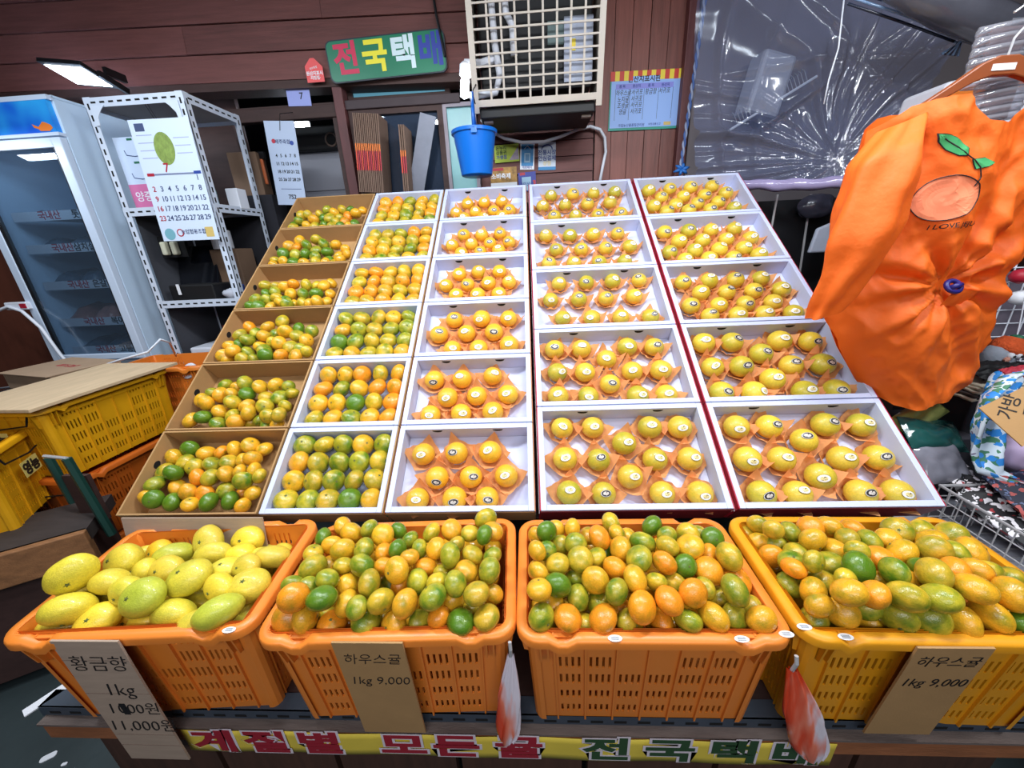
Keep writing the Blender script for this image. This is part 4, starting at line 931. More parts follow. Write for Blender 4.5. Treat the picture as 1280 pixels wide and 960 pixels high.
tag(MB().box((-1.855, 2.45, 1.4115), (0.17, 0.15, 0.283)).build('small_carton', mat('shaded carton', srgb(112, 88, 70), 0.8, 0.1, 8), bev=0.004), 'brown carton under the paper roll on the shelf', 'box')
tag(MB().lathe([(0.026, 0), (0.027, 0.07), (0.024, 0.075)], 18, M=Matrix.Translation((-1.78, 2.33, 1.272))).build('blue_can', M_blue), 'small blue can on the white shelf beside the carton', 'can')
wp = thing('wall_phone', 'dark board with two cream handsets at the shelf post', 'phone', (-2.17, 2.30, 1.52))
MB().box((0.06, 0.03, 0.06), (0.16, 0.02, 0.12)).build('board', M_black, wp)
for q in (0.03, 0.09): MB().box((q, 0.0, 0.05), (0.03, 0.035, 0.075)).build('handset', mat('cream plastic', srgb(216, 214, 190), 0.4), wp, bev=0.008)
gl_ = thing('white_glove', 'crumpled pale tool bundle at the front of the white shelf', 'bundle', (-1.76, 2.23, 1.272))
MB().grid(lambda a, c: (0.05 * math.cos(2 * PI * a) * math.sin(PI * c) * (1 + 0.3 * noise.noise((a * 6, c * 5, 2))), 0.03 * math.sin(2 * PI * a) * math.sin(PI * c), 0.03 - 0.03 * math.cos(PI * c) + 0.01 * noise.noise((a * 7, c * 7, 0))), 18, 10).build('cloth', mat('pale cloth', srgb(180, 184, 196), 0.8), gl_, smooth=True)
rb = tag(MB().hexa([(-2.0, 2.32, 0.98), (-1.91, 2.28, 0.98), (-1.88, 2.36, 0.98), (-1.97, 2.40, 0.98), (-1.96, 2.33, 1.10), (-1.89, 2.29, 1.10), (-1.86, 2.36, 1.10), (-1.93, 2.40, 1.10)]).build('red_package', mat('red package', srgb(170, 50, 40), 0.5)), 'red package lying on the bottom bin below the white shelf', 'package')
bn = thing('storage_bin', 'white storage bin below the white shelf holding bags', 'bin', (-1.95, 2.40, 0.606))
MB().box((0, 0, 0.187), (0.42, 0.30, 0.37)).build('body', M_white, bn, bev=0.01)
tag(MB().grid(lambda a, c: (-1.80 + 0.09 * math.cos(2 * PI * a) * math.sin(PI * c) * (1 + 0.3 * noise.noise((a * 6, c * 5, 2))), 2.38 + 0.07 * math.sin(2 * PI * a) * math.sin(PI * c), 1.04 - 0.062 * math.cos(PI * c) + 0.02 * noise.noise((a * 7, c * 7, 0))), 18, 10).build('plastic_bag', mat('blue grey bag film', srgb(130, 150, 170), 0.3), smooth=True), 'blue grey plastic bag on the bin below the white shelf', 'bag')
for k, (x, y, z, d, m, lb) in enumerate(((-1.78, 2.30, 1.771, (0.07, 0.06, 0.13), mat('teal bottle', srgb(64, 120, 132), 0.4), 'teal bottle on the shelf behind the large calendar'), (-1.72, 2.44, 1.771, (0.07, 0.08, 0.11), M_white, 'small white carton on the shelf behind the large calendar'))):
    if k == 0: o = MB().lathe([(0.036, 0), (0.038, 0.01), (0.038, 0.09), (0.026, 0.11), (0.014, 0.118), (0.014, 0.135)], 18, M=Matrix.Translation((x, y, z))).build('bottle', m, smooth=False)
    else: o = MB().box((x, y, z + d[2] / 2), d).build('small_box', m, bev=0.004)
    tag(o, lb, 'bottle' if k == 0 else 'box')

# calendars
def days(par, x0, y0, dx, dy, size, first, last, red, blue, ink, y_first=True):
    d = first; col = 6 if y_first else 0; row = 0
    while d <= last:
        text(par, str(d), size, x0 + dx * col, y0 - dy * row, red if col == 0 else blue if col == 6 and not y_first else ink, 0.0008, 0.01, name='day')
        col += 1; d += 1
        if col == 7: col = 0; row += 1
M_cal = mat('calendar paper', srgb(214, 228, 248), 0.55)
M_cink = mat('grey blue ink', srgb(70, 82, 120), 0.6)
cal, cw, ch = sheet('wall_calendar', 'large white calendar turned to July with a food picture, hung on the shelf unit', 'calendar', (-1.985, 2.18, 2.176), (-1.665, 2.18, 2.172), (-2.008, 2.165, 1.604), M_cal, 0.003)
text(cal, '7', 0.06, cw * 0.42, ch * 0.615, M_red, 0.0008, 0.01)
patch(cal, 'header_line', mat('grey line', srgb(120, 130, 160), 0.6), cw * 0.52, ch * 0.567, cw * 0.80, 0.008)
patch(cal, 'red_mark', M_red, cw * 0.12, ch * 0.567, cw * 0.12, 0.014, 0.0010); patch(cal, 'blue_mark', M_blue, cw * 0.92, ch * 0.573, cw * 0.12, 0.014, 0.0010)
days(cal, cw * 0.11, ch * 0.53, cw * 0.132, ch * 0.083, 0.036, 1, 29, M_red, M_blue, M_cink)
MB().lathe([(0.062, 0), (0.062, 0.0008)], 28).build('food_picture', mat('green dish photo', srgb(120, 140, 70), 0.5, 0.7, 40), cal, M=Matrix.Translation((cw * 0.48, ch * 0.77, 0)) @ Matrix.Diagonal((0.85, 1.2, 1, 1)))
for q in range(7): patch(cal, 'text_line', mat('pale lilac line', srgb(170, 178, 214), 0.6), cw * (0.80 if q % 2 else 0.2), ch * (0.70 + 0.03 * q), cw * 0.26, 0.004)
patch(cal, 'logo', M_cink, cw * 0.16, ch * 0.94, 0.05, 0.035); patch(cal, 'stamp', mat('mustard print', srgb(214, 186, 110), 0.6), cw * 0.86, ch * 0.07, 0.045, 0.05)
MB().lathe([(0.02, 0), (0.02, 0.0008)], 18).build('seal', M_red, cal, M=Matrix.Translation((cw * 0.34, ch * 0.07, 0))); MB().lathe([(0.014, 0), (0.014, 0.0012)], 18).build('seal', M_cal, cal, M=Matrix.Translation((cw * 0.34, ch * 0.07, 0)))
MB().lathe([(0.03, 0), (0.03, 0.0006)], 18).build('seal', mat('pale teal print', srgb(120, 176, 190), 0.6), cal, M=Matrix.Translation((cw * 0.15, ch * 0.06, 0)))
text(cal, '농업협동조합', 0.026, cw * 0.58, ch * 0.075, M_cink, 0.0008, 0.01)
MB().tube([(cw * 0.45, ch, 0), (cw * 0.42, ch + 0.055, 0.02)], 0.0012, 5).tube([(cw * 0.49, ch, 0), (cw * 0.46, ch + 0.055, 0.02)], 0.0012, 5).build('hanging_wire', M_wire, cal)
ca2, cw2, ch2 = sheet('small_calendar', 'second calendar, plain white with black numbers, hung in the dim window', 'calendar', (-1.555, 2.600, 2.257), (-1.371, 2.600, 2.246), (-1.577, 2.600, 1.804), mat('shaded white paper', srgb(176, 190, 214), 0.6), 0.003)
MB().tube([(cw2 * 0.5, ch2 - 0.05, 0.002), (cw2 * 0.55, ch2, 0.001), (cw2 * 0.52, ch2 + 0.04, -0.02), (cw2 * 0.52, ch2 + 0.09, -0.175)], 0.002, 5).build('string', M_wire, ca2)
MB().lathe([(0.012, 0), (0.012, 0.0008)], 18).build('logo', M_red, ca2, M=Matrix.Translation((cw2 * 0.22, ch2 * 0.77, 0))); MB().lathe([(0.012, 0), (0.012, 0.0008)], 18).build('logo', M_blue, ca2, M=Matrix.Translation((cw2 * 0.82, ch2 * 0.75, 0)))
text(ca2, '제주축협', 0.026, cw2 * 0.52, ch2 * 0.76, M_cink, 0.0008, 0.01)
for r_ in range(4):
    for c_ in range(5):
        text(ca2, str([4, 5, 6, 7, 8][c_] + 7 * r_), 0.024, cw2 * (0.24 + 0.155 * c_), ch2 * (0.60 - 0.095 * r_), M_ink, 0.0008, 0.02, name='day')
patch(ca2, 'line', M_cink, cw2 * 0.55, ch2 * 0.20, cw2 * 0.7, 0.003); text(ca2, '752', 0.034, cw2 * 0.55, ch2 * 0.10, M_ink, 0.0008, 0.02)

# things in the dim opening
lp_ = thing('lit_panel_lamp', 'small bright white square lamp in the dim room behind the window', 'lamp', (-1.622, 3.200, 2.365))
MB().box((0, 0, 0), (0.10, 0.02, 0.085)).build('lens', mat('lit white lens', srgb(240, 244, 255), 0.4, emit=(0.85, 0.9, 1, 1), es=9.0), lp_)
MB().box((0, 0.02, 0), (0.11, 0.02, 0.095)).build('housing', M_black, lp_)
l = bpy.data.lights.new('panel_light', 'AREA'); l.size = 0.1; l.energy = 5; l.color = (0.85, 0.92, 1)
o = bpy.data.objects.new('panel_light', l); COL.objects.link(o); o.location = Vector((-1.622, 3.200, 2.365)) + Vector((0, -0.02, 0)); o.rotation_euler = (R(75), 0, R(20))
gc = thing('grey_cabinet', 'grey two-drawer cabinet in the dim room behind the post', 'cabinet', (-1.5, 3.25, 1.7))
MB().box((0, 0.05, 0.25), (0.36, 0.3, 0.5)).build('body', mat('grey cabinet paint', srgb(136, 136, 146), 0.5), gc)
for q in (0.10, 0.33): MB().box((0, -0.105, q + 0.02), (0.34, 0.01, 0.21)).build('drawer', mat('grey drawer paint', srgb(146, 146, 156), 0.5), gc, bev=0.004)
ba = thing('black_machine', 'black machine with a round ring on the grey cabinet', 'machine', (-1.5, 3.22, 2.2))
MB().box((0.0, 0, 0.075), (0.36, 0.25, 0.15)).build('body', M_black, ba, bev=0.01)
MB().tube([(0.12 + 0.04 * math.cos(a * PI / 12), -0.13, 0.06 + 0.04 * math.sin(a * PI / 12)) for a in range(24)], 0.006, 6, closed=True).build('ring', mat('brassy ring', srgb(120, 100, 90), 0.4), ba)
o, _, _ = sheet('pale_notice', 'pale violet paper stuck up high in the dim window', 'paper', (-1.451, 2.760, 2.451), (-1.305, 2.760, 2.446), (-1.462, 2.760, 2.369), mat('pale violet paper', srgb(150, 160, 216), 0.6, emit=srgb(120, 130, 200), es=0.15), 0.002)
text(o, '7', 0.05, 0.09, 0.05, M_ink, 0.0008, 0.01)
tw = thing('hanging_tools', 'orange handled tools hanging in the dark beside the small calendar', 'tools', (-1.74, 2.74, 2.02))
for q in (0.0, 0.035): MB().box((q, 0, 0), (0.022, 0.02, 0.15), rz=0.2).build('handle', mat('orange handle', srgb(190, 92, 36), 0.5), tw, bev=0.006)
MB().box((0.02, 0.0, 0.09), (0.09, 0.02, 0.04)).build('clip', M_wire, tw)
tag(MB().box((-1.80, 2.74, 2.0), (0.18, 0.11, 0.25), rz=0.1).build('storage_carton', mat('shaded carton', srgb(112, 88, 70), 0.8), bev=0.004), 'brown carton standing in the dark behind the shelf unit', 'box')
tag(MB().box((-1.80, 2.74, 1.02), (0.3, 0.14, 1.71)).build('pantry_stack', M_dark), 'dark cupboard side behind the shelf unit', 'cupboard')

# folded cartons leaning in the window
def stack(name, label, n, tl, tr, bl, depth, mband):
    tl, tr, bl = Vector(tl), Vector(tr), Vector(bl); t = thing(name, label, 'cartons', M=frame(bl, tr - tl, tl - bl), group='bundles of folded cartons')
    wd, ht = (tr - tl).length, (tl - bl).length
    for k in range(n):
        x = wd * (k + 0.5) / n; s_ = wd / n
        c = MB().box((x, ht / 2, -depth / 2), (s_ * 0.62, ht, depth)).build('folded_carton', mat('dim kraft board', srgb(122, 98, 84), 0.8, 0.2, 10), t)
        MB().box((x, ht * 0.46, 0.0005), (s_ * 0.60, ht * 0.34, 0.001)).build('printed_band', M_red if k % 3 else mat('red orange print', srgb(216, 74, 50), 0.5), c)
        MB().box((x, ht * 0.585, 0.0008), (s_ * 0.60, ht * 0.09, 0.001)).build('printed_edge', mat('orange print', srgb(226, 120, 40), 0.5), c)
    return t
stack('carton_bundle', 'bundle of folded brown cartons with red bands beside the post', 14, (-1.058, 2.620, 2.274), (-0.901, 2.620, 2.261), (-1.051, 2.620, 1.853), 0.16, None)
stack('carton_bundle', 'thin bundle of folded cartons leaning between bundle and window', 3, (-0.859, 2.600, 2.181), (-0.821, 2.600, 2.179), (-0.765, 2.600, 1.836), 0.16, None)
o, _, _ = sheet('grey_board', 'grey printed board leaning against the window behind the carton bundles', 'board', (-0.922, 2.700, 2.267), (-0.827, 2.700, 2.237), (-0.764, 2.700, 1.847), mat('grey board print', srgb(120, 124, 138), 0.5, 0.3, 6), 0.004)
pb_, _, _ = sheet('window_notice', 'pale green notice behind the window glass', 'notice', (-0.770, 2.840, 2.100), (-0.664, 2.840, 2.094), (-0.790, 2.840, 1.923), mat('dim green paper', srgb(110, 140, 140), 0.6, 0.15, 30), 0.002)

# ================================================================ ON THE BACK WALL
sg = thing('shop_sign', 'green board sign reading 전국택배 in four colours', 'sign', M=frame((-0.79, 2.695, 2.555), (1, 0, 0.028), (0, 0, 1)))
def rrect(w_, h, r_, n=5):
    return [(sx * (w_ / 2 - r_) + r_ * math.cos(a0 + PI / 2 * q / n), sy * (h / 2 - r_) + r_ * math.sin(a0 + PI / 2 * q / n)) for sx, sy, a0 in ((1, 1, 0), (-1, 1, PI / 2), (-1, -1, PI), (1, -1, 1.5 * PI)) for q in range(n + 1)]
MB().prism(rrect(0.70, 0.205, 0.035), -0.012, 0.0).build('board_edge', mat('dark blue edge', srgb(24, 38, 50), 0.4), sg)
MB().prism(rrect(0.685, 0.192, 0.03), 0.0, 0.002).build('board', mat('sign green', srgb(20, 116, 84), 0.35), sg)
for ch, x, m in (('전', -0.235, mat('sign red', srgb(200, 40, 80), 0.45)), ('국', -0.065, mat('sign yellow', srgb(232, 222, 50), 0.45)), ('택', 0.105, mat('sign white', srgb(206, 226, 232), 0.45)), ('배', 0.265, mat('sign blue', srgb(34, 54, 150), 0.45))):
    text(sg, ch, 0.165, x, 0.0, m, 0.0028, 0.035, name='letter')
tag(MB().tube([(-0.50, 2.70, 3.0), (-0.475, 2.69, 2.72), (-0.445, 2.685, 2.53)], 0.008, 6).build('hanging_strap', M_wire), 'dark strap hanging down past the end of the green sign', 'strap')
hs_ = thing('house_sticker', 'small coral red house-shaped sticker beside the green sign', 'sticker', M=frame((-1.235, 2.703, 2.515), (1, 0, 0), (0, 0, 1)))
MB().prism([(-0.05, -0.055), (0.055, -0.055), (0.055, 0.02), (0.012, 0.062), (-0.012, 0.062), (-0.05, 0.025)], 0, 0.002).build('sticker', mat('coral print', srgb(232, 82, 82), 0.45), hs_)
text(hs_, '원산지표시', 0.022, 0.002, -0.012, M_whitep, 0.0024, 0.03); text(hs_, '·지정점·', 0.02, 0.002, -0.034, M_whitep, 0.0024, 0.03); text(hs_, '제주특별', 0.013, 0, 0.014, M_whitep, 0.0024, 0.0, rot=0.2)

fl = thing('flood_lamp', 'thin square LED flood lamp shining under the timber fascia', 'lamp', (-2.50, 2.52, 2.515))
fm = Matrix.Rotation(R(-14), 4, 'X') @ Matrix.Rotation(R(8), 4, 'Y')
MB().box((0, 0, 0), (0.25, 0.20, 0.022), M=fm).build('housing', M_wire, fl, bev=0.004)
MB().box((0, 0, -0.0125), (0.215, 0.155, 0.002), M=fm).build('lens', mat('lit flood lens', srgb(240, 246, 255), 0.4, emit=(0.82, 0.90, 1, 1), es=14.0), fl)
MB().box((0.135, 0.06, 0.0), (0.02, 0.16, 0.03), M=fm).box((0.115, 0.10, 0.02), (0.02, 0.12, 0.04)).build('bracket', M_wire, fl)
l = bpy.data.lights.new('flood_light', 'AREA'); l.size = 0.2; l.energy = 7; l.color = (0.82, 0.9, 1)
o = bpy.data.objects.new('flood_light', l); COL.objects.link(o); o.matrix_world = Matrix.Translation((-2.5, 2.50, 2.49)) @ fm
bu = thing('work_bulb', 'bright white LED bulb in a pale socket beside the air conditioner cage', 'lamp', (-0.321, 2.500, 2.314))
MB().lathe([(0.004, -0.05), (0.022, -0.04), (0.024, 0.03), (0.018, 0.045)], 16, M=Matrix.Rotation(0.15, 4, 'Y')).build('bulb', mat('lit bulb glass', srgb(240, 246, 255), 0.4, emit=(0.85, 0.92, 1, 1), es=16.0), bu, smooth=True)
MB().lathe([(0.022, 0.045), (0.034, 0.055), (0.034, 0.10), (0.02, 0.115)], 16, M=Matrix.Rotation(0.15, 4, 'Y')).build('socket', M_white, bu)
MB().tube([(0.01, 0.0, 0.11), (0.10, -0.01, 0.10), (0.17, 0, 0.12)], 0.02, 8).build('arm', M_white, bu)
l = bpy.data.lights.new('bulb_light', 'POINT'); l.energy = 3; l.color = (0.85, 0.92, 1); l.shadow_soft_size = 0.04
o = bpy.data.objects.new('bulb_light', l); COL.objects.link(o); o.location = Vector((-0.321, 2.500, 2.314)) + Vector((0, -0.06, 0))

# air conditioner outdoor unit behind its cage
ac = thing('air_conditioner', 'air conditioner unit in a cream steel cage high on the boarded wall', 'air conditioner', (0.07, 2.42, 2.20))
M_cage = mat('cream enamel', srgb(184, 174, 162), 0.45, 0.1, 10)
tl0 = Matrix.Rotation(R(9), 4, 'X')
fr_ = MB()
for sx in (-1, 1):
    fr_.box((sx * 0.325, 0, 0.42), (0.03, 0.02, 0.90), M=tl0)
fr_.box((0, 0, 0.012), (0.62, 0.02, 0.03), M=tl0).box((0, 0, 0.86), (0.62, 0.02, 0.03), M=tl0)
fr_.build('cage_frame', M_cage, ac)
gr = MB()
for k in range(1, 9): gr.box((-0.31 + 0.62 * k / 9, 0.0, 0.43), (0.010, 0.008, 0.84), M=tl0)
for k in range(1, 18): gr.box((0, -0.004, 0.02 + 0.0485 * k), (0.62, 0.008, 0.008), M=tl0)
tag(gr.build('grille', M_cage, ac), kind='stuff')
for sx in (-1, 1): MB().box((sx * 0.332, 0.19, 0.43), (0.012, 0.36, 0.86), M=tl0).build('side_plate', M_cage, ac)
MB().box((0, 0.24, 0.46), (0.60, 0.26, 0.74)).build('unit_body', mat('dark unit', srgb(16, 17, 22), 0.6, 0.3, 8), ac, bev=0.01)
MB().box((0, 0.18, -0.025), (0.62, 0.32, 0.05)).build('drip_tray', M_black, ac, bev=0.006)
MB().box((0.225, 0.095, 0.25), (0.15, 0.02, 0.28)).build('label_panel', mat('grey label', srgb(168, 176, 196), 0.5, 0.2, 18), ac)
MB().box((0.20, 0.083, 0.27), (0.02, 0.003, 0.05)).build('warning_mark', M_yellow, ac)
MB().box((0.11, 0.105, 0.33), (0.09, 0.02, 0.10)).build('valve_panel', mat('grey green plate', srgb(96, 116, 116), 0.5, 0.3, 20), ac)
MB().tube([(-0.36, 0.02, 0.055), (-0.22, 0.05, 0.075), (-0.195, 0.06, 0.15), (-0.215, 0.07, 0.30), (-0.225, 0.08, 0.50), (-0.20, 0.08, 0.56), (-0.17, 0.08, 0.56), (-0.155, 0.08, 0.50), (-0.15, 0.08, 0.42), (-0.12, 0.08, 0.37), (-0.115, 0.08, 0.24)], 0.018, 10).build('white_pipe', M_white, ac, smooth=True)
for sx in (-1, 1): MB().box((sx * 0.27, 0.08, -0.03), (0.05, 0.03, 0.06)).box((sx * 0.30, 0.3, -0.02), (0.03, 0.32, 0.03)).build('bracket', M_cage, ac)

bk = thing('bucket', 'blue plastic bucket hanging under the air conditioner', 'bucket', (-0.27, 2.36, 1.862))
MB().lathe([(0.078, 0.0), (0.084, 0.004), (0.112, 0.195), (0.122, 0.197), (0.123, 0.212), (0.113, 0.214), (0.109, 0.20), (0.08, 0.012)], 36, cap1=False).build('body', mat('blue bucket plastic', srgb(20, 112, 214), 0.28), bk, smooth=True).modifiers.new('e', 'EDGE_SPLIT').split_angle = R(40)
MB().box((0.012, -0.118, 0.195), (0.03, 0.008, 0.035)).build('lug', mat('blue bucket plastic', srgb(20, 112, 214), 0.28), bk, bev=0.003)
MB().tube([(0.012, -0.116, 0.20), (0.010, -0.09, 0.30), (0.008, -0.04, 0.37), (0.0, 0.03, 0.30), (0.0, 0.116, 0.20)], 0.008, 8).build('handle', mat('blue handle plastic', srgb(24, 96, 190), 0.35), bk, smooth=True)
tag(MB().tube([(-0.251, 2.330, 2.188), (-0.267, 2.360, 2.249), (-0.236, 2.420, 2.319)], 0.003, 6).build('hook_wire', M_wire), 'thin black wire the blue bucket hangs from', 'wire')
tag(MB().tube([(-0.267, 2.780, 2.235), (-0.217, 2.740, 2.167), (-0.130, 2.740, 2.120), (-0.022, 2.760, 2.097), (0.119, 2.780, 2.097), (0.221, 2.800, 2.122), (0.333, 2.820, 2.160), (0.414, 2.830, 2.175), (0.475, 2.830, 2.154), (0.506, 2.830, 2.109), (0.515, 2.830, 2.029), (0.497, 2.830, 1.939), (0.480, 2.830, 1.837)], 0.0095, 8).build('drain_hose', M_white, smooth=True), 'white drain hose curving along the boards below the air conditioner', 'hose')

# cards and notices
def card(name, label, cat, a, b, c, m, **k): return sheet(name, label, cat, a, b, c, m, 0.002, **k)
o, wd, ht = card('voucher_card', 'yellow-green voucher card beside the bucket, upper of two', 'card', (-0.206, 2.862, 2.110), (-0.044, 2.862, 2.115), (-0.202, 2.862, 2.009), mat('lime print', srgb(186, 206, 62), 0.5))
for q, (s_, m) in enumerate((('온누리', M_bgr), ('상품권', M_bgr), ('가맹점', M_blue))): text(o, s_, 0.026, wd * 0.28, ht * (0.80 - 0.26 * q), m, 0.001, 0.02)
MB().prism([(wd * 0.58, ht * 0.1), (wd * 0.98, ht * 0.1), (wd * 0.98, ht * 0.85), (wd * 0.8, ht * 0.5)], 0, 0.0008).build('picture', mat('grey pink picture', srgb(176, 160, 176), 0.5, 0.4, 30), o)
o, wd, ht = card('phone_card', 'blue rounded card with a pale phone drawing on the boards', 'card', (-0.033, 2.862, 2.115), (0.060, 2.862, 2.110), (-0.039, 2.862, 1.963), M_whitep)
patch(o, 'blue_field', mat('azure print', srgb(40, 132, 190), 0.5), wd / 2, ht * 0.55, wd * 0.84, ht * 0.82, 0.0008)
MB().box((wd * 0.5, ht * 0.45, 0.001), (wd * 0.42, ht * 0.36, 0.001)).build('phone_drawing', mat('pale print', srgb(150, 186, 210), 0.5), o); patch(o, 'phone_drawing', mat('mid blue print', srgb(90, 140, 180), 0.5), wd * 0.5, ht * 0.46, wd * 0.26, ht * 0.24, 0.002)
MB().tube([(wd * 0.28, ht * 0.78, 0.0012), (wd * 0.5, ht * 0.90, 0.0012), (wd * 0.72, ht * 0.78, 0.0012)], 0.0025, 5).build('roof_drawing', M_whitep, o); text(o, '제로페이', 0.018, wd * 0.5, ht * 0.08, M_blue, 0.0008, 0.01)
o, wd, ht = card('arch_card', 'white card with a dark blue arch and blue lettering', 'card', (0.081, 2.862, 2.113), (0.195, 2.862, 2.111), (0.082, 2.862, 1.952), mat('cool white card', srgb(206, 216, 230), 0.5))
MB().tube([(wd * (0.5 + 0.30 * math.cos(PI * q / 10)), ht * (0.74 + 0.16 * math.sin(PI * q / 10)), 0.0012) for q in range(11)], 0.0035, 5).build('arch', M_blue, o)
text(o, '전통시장', 0.032, wd * 0.5, ht * 0.62, M_blue, 0.001, 0.02); text(o, '안심결제', 0.032, wd * 0.5, ht * 0.42, M_blue, 0.001, 0.02); text(o, '상점', 0.03, wd * 0.5, ht * 0.24, mat('cream print', srgb(226, 206, 150), 0.5), 0.001, 0.02)
patch(o, 'blue_band', mat('azure print', srgb(40, 132, 190), 0.5), wd / 2, ht * 0.06, wd, ht * 0.12, 0.0008)
o, wd, ht = card('festival_card', 'colourful orange and green card beside the bucket, lower of two', 'card', (-0.225, 2.862, 1.982), (-0.049, 2.862, 1.982), (-0.238, 2.862, 1.869), mat('orange green photo print', srgb(200, 150, 70), 0.5, 0.8, 18))
text(o, '소비축제', 0.036, wd * 0.40, ht * 0.52, M_whitep, 0.001, 0.03); patch(o, 'pale_band', M_whitep, wd / 2, ht * 0.1, wd, ht * 0.2); patch(o, 'red_corner', M_red, wd * 0.25, ht * 0.9, wd * 0.5, ht * 0.14)
o, wd, ht = card('blue_red_card', 'blue card with red corners and a pale middle just above the gift cartons', 'card', (-0.040, 2.862, 1.944), (0.077, 2.862, 1.948), (-0.050, 2.862, 1.830), mat('violet blue print', srgb(50, 60, 150), 0.5))
patch(o, 'pale_middle', mat('pale print', srgb(170, 186, 210), 0.5), wd * 0.46, ht * 0.40, wd * 0.52, ht * 0.7); patch(o, 'red_corner', M_red, wd * 0.25, ht * 0.92, wd * 0.3, ht * 0.14); patch(o, 'red_corner', M_red, wd * 0.9, ht * 0.4, wd * 0.16, ht * 0.3); text(o, '국민상생', 0.026, wd * 0.46, ht * 0.36, M_blue, 0.001, 0.02)

o, wd, ht = card('origin_notice', 'pale blue handwritten notice with a striped awning top on the upright boards', 'notice', (0.528, 2.862, 2.457), (0.965, 2.862, 2.450), (0.531, 2.862, 2.150), mat('green notice border', srgb(36, 150, 130), 0.5))
patch(o, 'paper', mat('pale blue notice', srgb(150, 186, 246), 0.5), wd / 2, ht * 0.51, wd * 0.965, ht * 0.93, 0.0008)
for k in range(16):
    hh = 0.16 if k < 5 or k > 10 else 0.09
    MB().box((wd * (k + 0.5) / 16, ht * (1.01 - hh / 2), 0.001), (wd / 16, ht * hh, 0.002)).build('awning_stripe', M_yellow if k % 2 else mat('awning red', srgb(206, 58, 44), 0.5), o)
text(o, '원산지표시판', 0.036, wd * 0.47, ht * 0.865, M_ink, 0.0012, 0.02)
patch(o, 'table_head', mat('lilac print', srgb(136, 142, 226), 0.5), wd * 0.48, ht * 0.755, wd * 0.80, ht * 0.09, 0.0012)
for q in range(4): text(o, ('품 목', '원산지', '품 목', '원산지')[q], 0.018, wd * (0.17 + 0.2 * q), ht * 0.755, M_blue, 0.0016, 0.02)
for q in range(5): patch(o, 'table_line', M_cink, wd * (0.08 + 0.2 * q), ht * 0.45, 0.0022, ht * 0.54, 0.0010)
for (s_, x, y) in (('하우스귤', 0.19, 0.645), ('서귀포', 0.38, 0.65), ('황금향', 0.57, 0.65), ('서귀포', 0.76, 0.655), ('노지귤', 0.19, 0.535), ('서귀포', 0.38, 0.54), ('조생귤', 0.19, 0.43), ('서귀포', 0.38, 0.435), ('영귤', 0.19, 0.32), ('서귀포', 0.38, 0.325)):
    text(o, s_, 0.034, wd * x, ht * y, M_ink, 0.0014, 0.0, name='handwriting', shear=0.15, sx=0.75)
text(o, '국립농산물품질관리원', 0.018, wd * 0.33, ht * 0.085, M_blue, 0.0012, 0.01); text(o, '부정유통신고', 0.014, wd * 0.66, ht * 0.09, M_blue, 0.0012, 0.01); patch(o, 'mustard_mark', mat('mustard print', srgb(214, 186, 110), 0.6), wd * 0.84, ht * 0.095, wd * 0.10, ht * 0.06, 0.0012)

# rope with a blue clip
ro = thing('rope', 'blue and white twisted rope hanging down the post with a blue knot', 'rope', (0.951, 2.700, 1.872))
top = Vector((1.006, 2.700, 2.829)) - Vector((0.951, 2.700, 1.872))
for q in range(2):
    MB().tube([tuple(top * (1 - s_ / 70) + Vector((0.006 * math.cos(s_ * 0.9 + q * PI), 0.006 * math.sin(s_ * 0.9 + q * PI), 0))) for s_ in range(71)], 0.0065, 6).build('strand', mat('blue rope', srgb(70, 100, 160), 0.6) if q else mat('pale rope', srgb(150, 160, 186), 0.6), ro, smooth=True)
kn = MB()
for a in range(6):
    an = a * PI / 3 + 0.3; kn.tube([(0, -0.02, 0.01), (0.03 * math.cos(an), -0.03, 0.01 + 0.022 * math.sin(an)), (0.05 * math.cos(an), -0.02, 0.01 + 0.036 * math.sin(an))], [0.012, 0.01, 0.003], 6)
kn.build('knot', mat('bright blue cord', srgb(40, 110, 190), 0.5), ro, smooth=True)

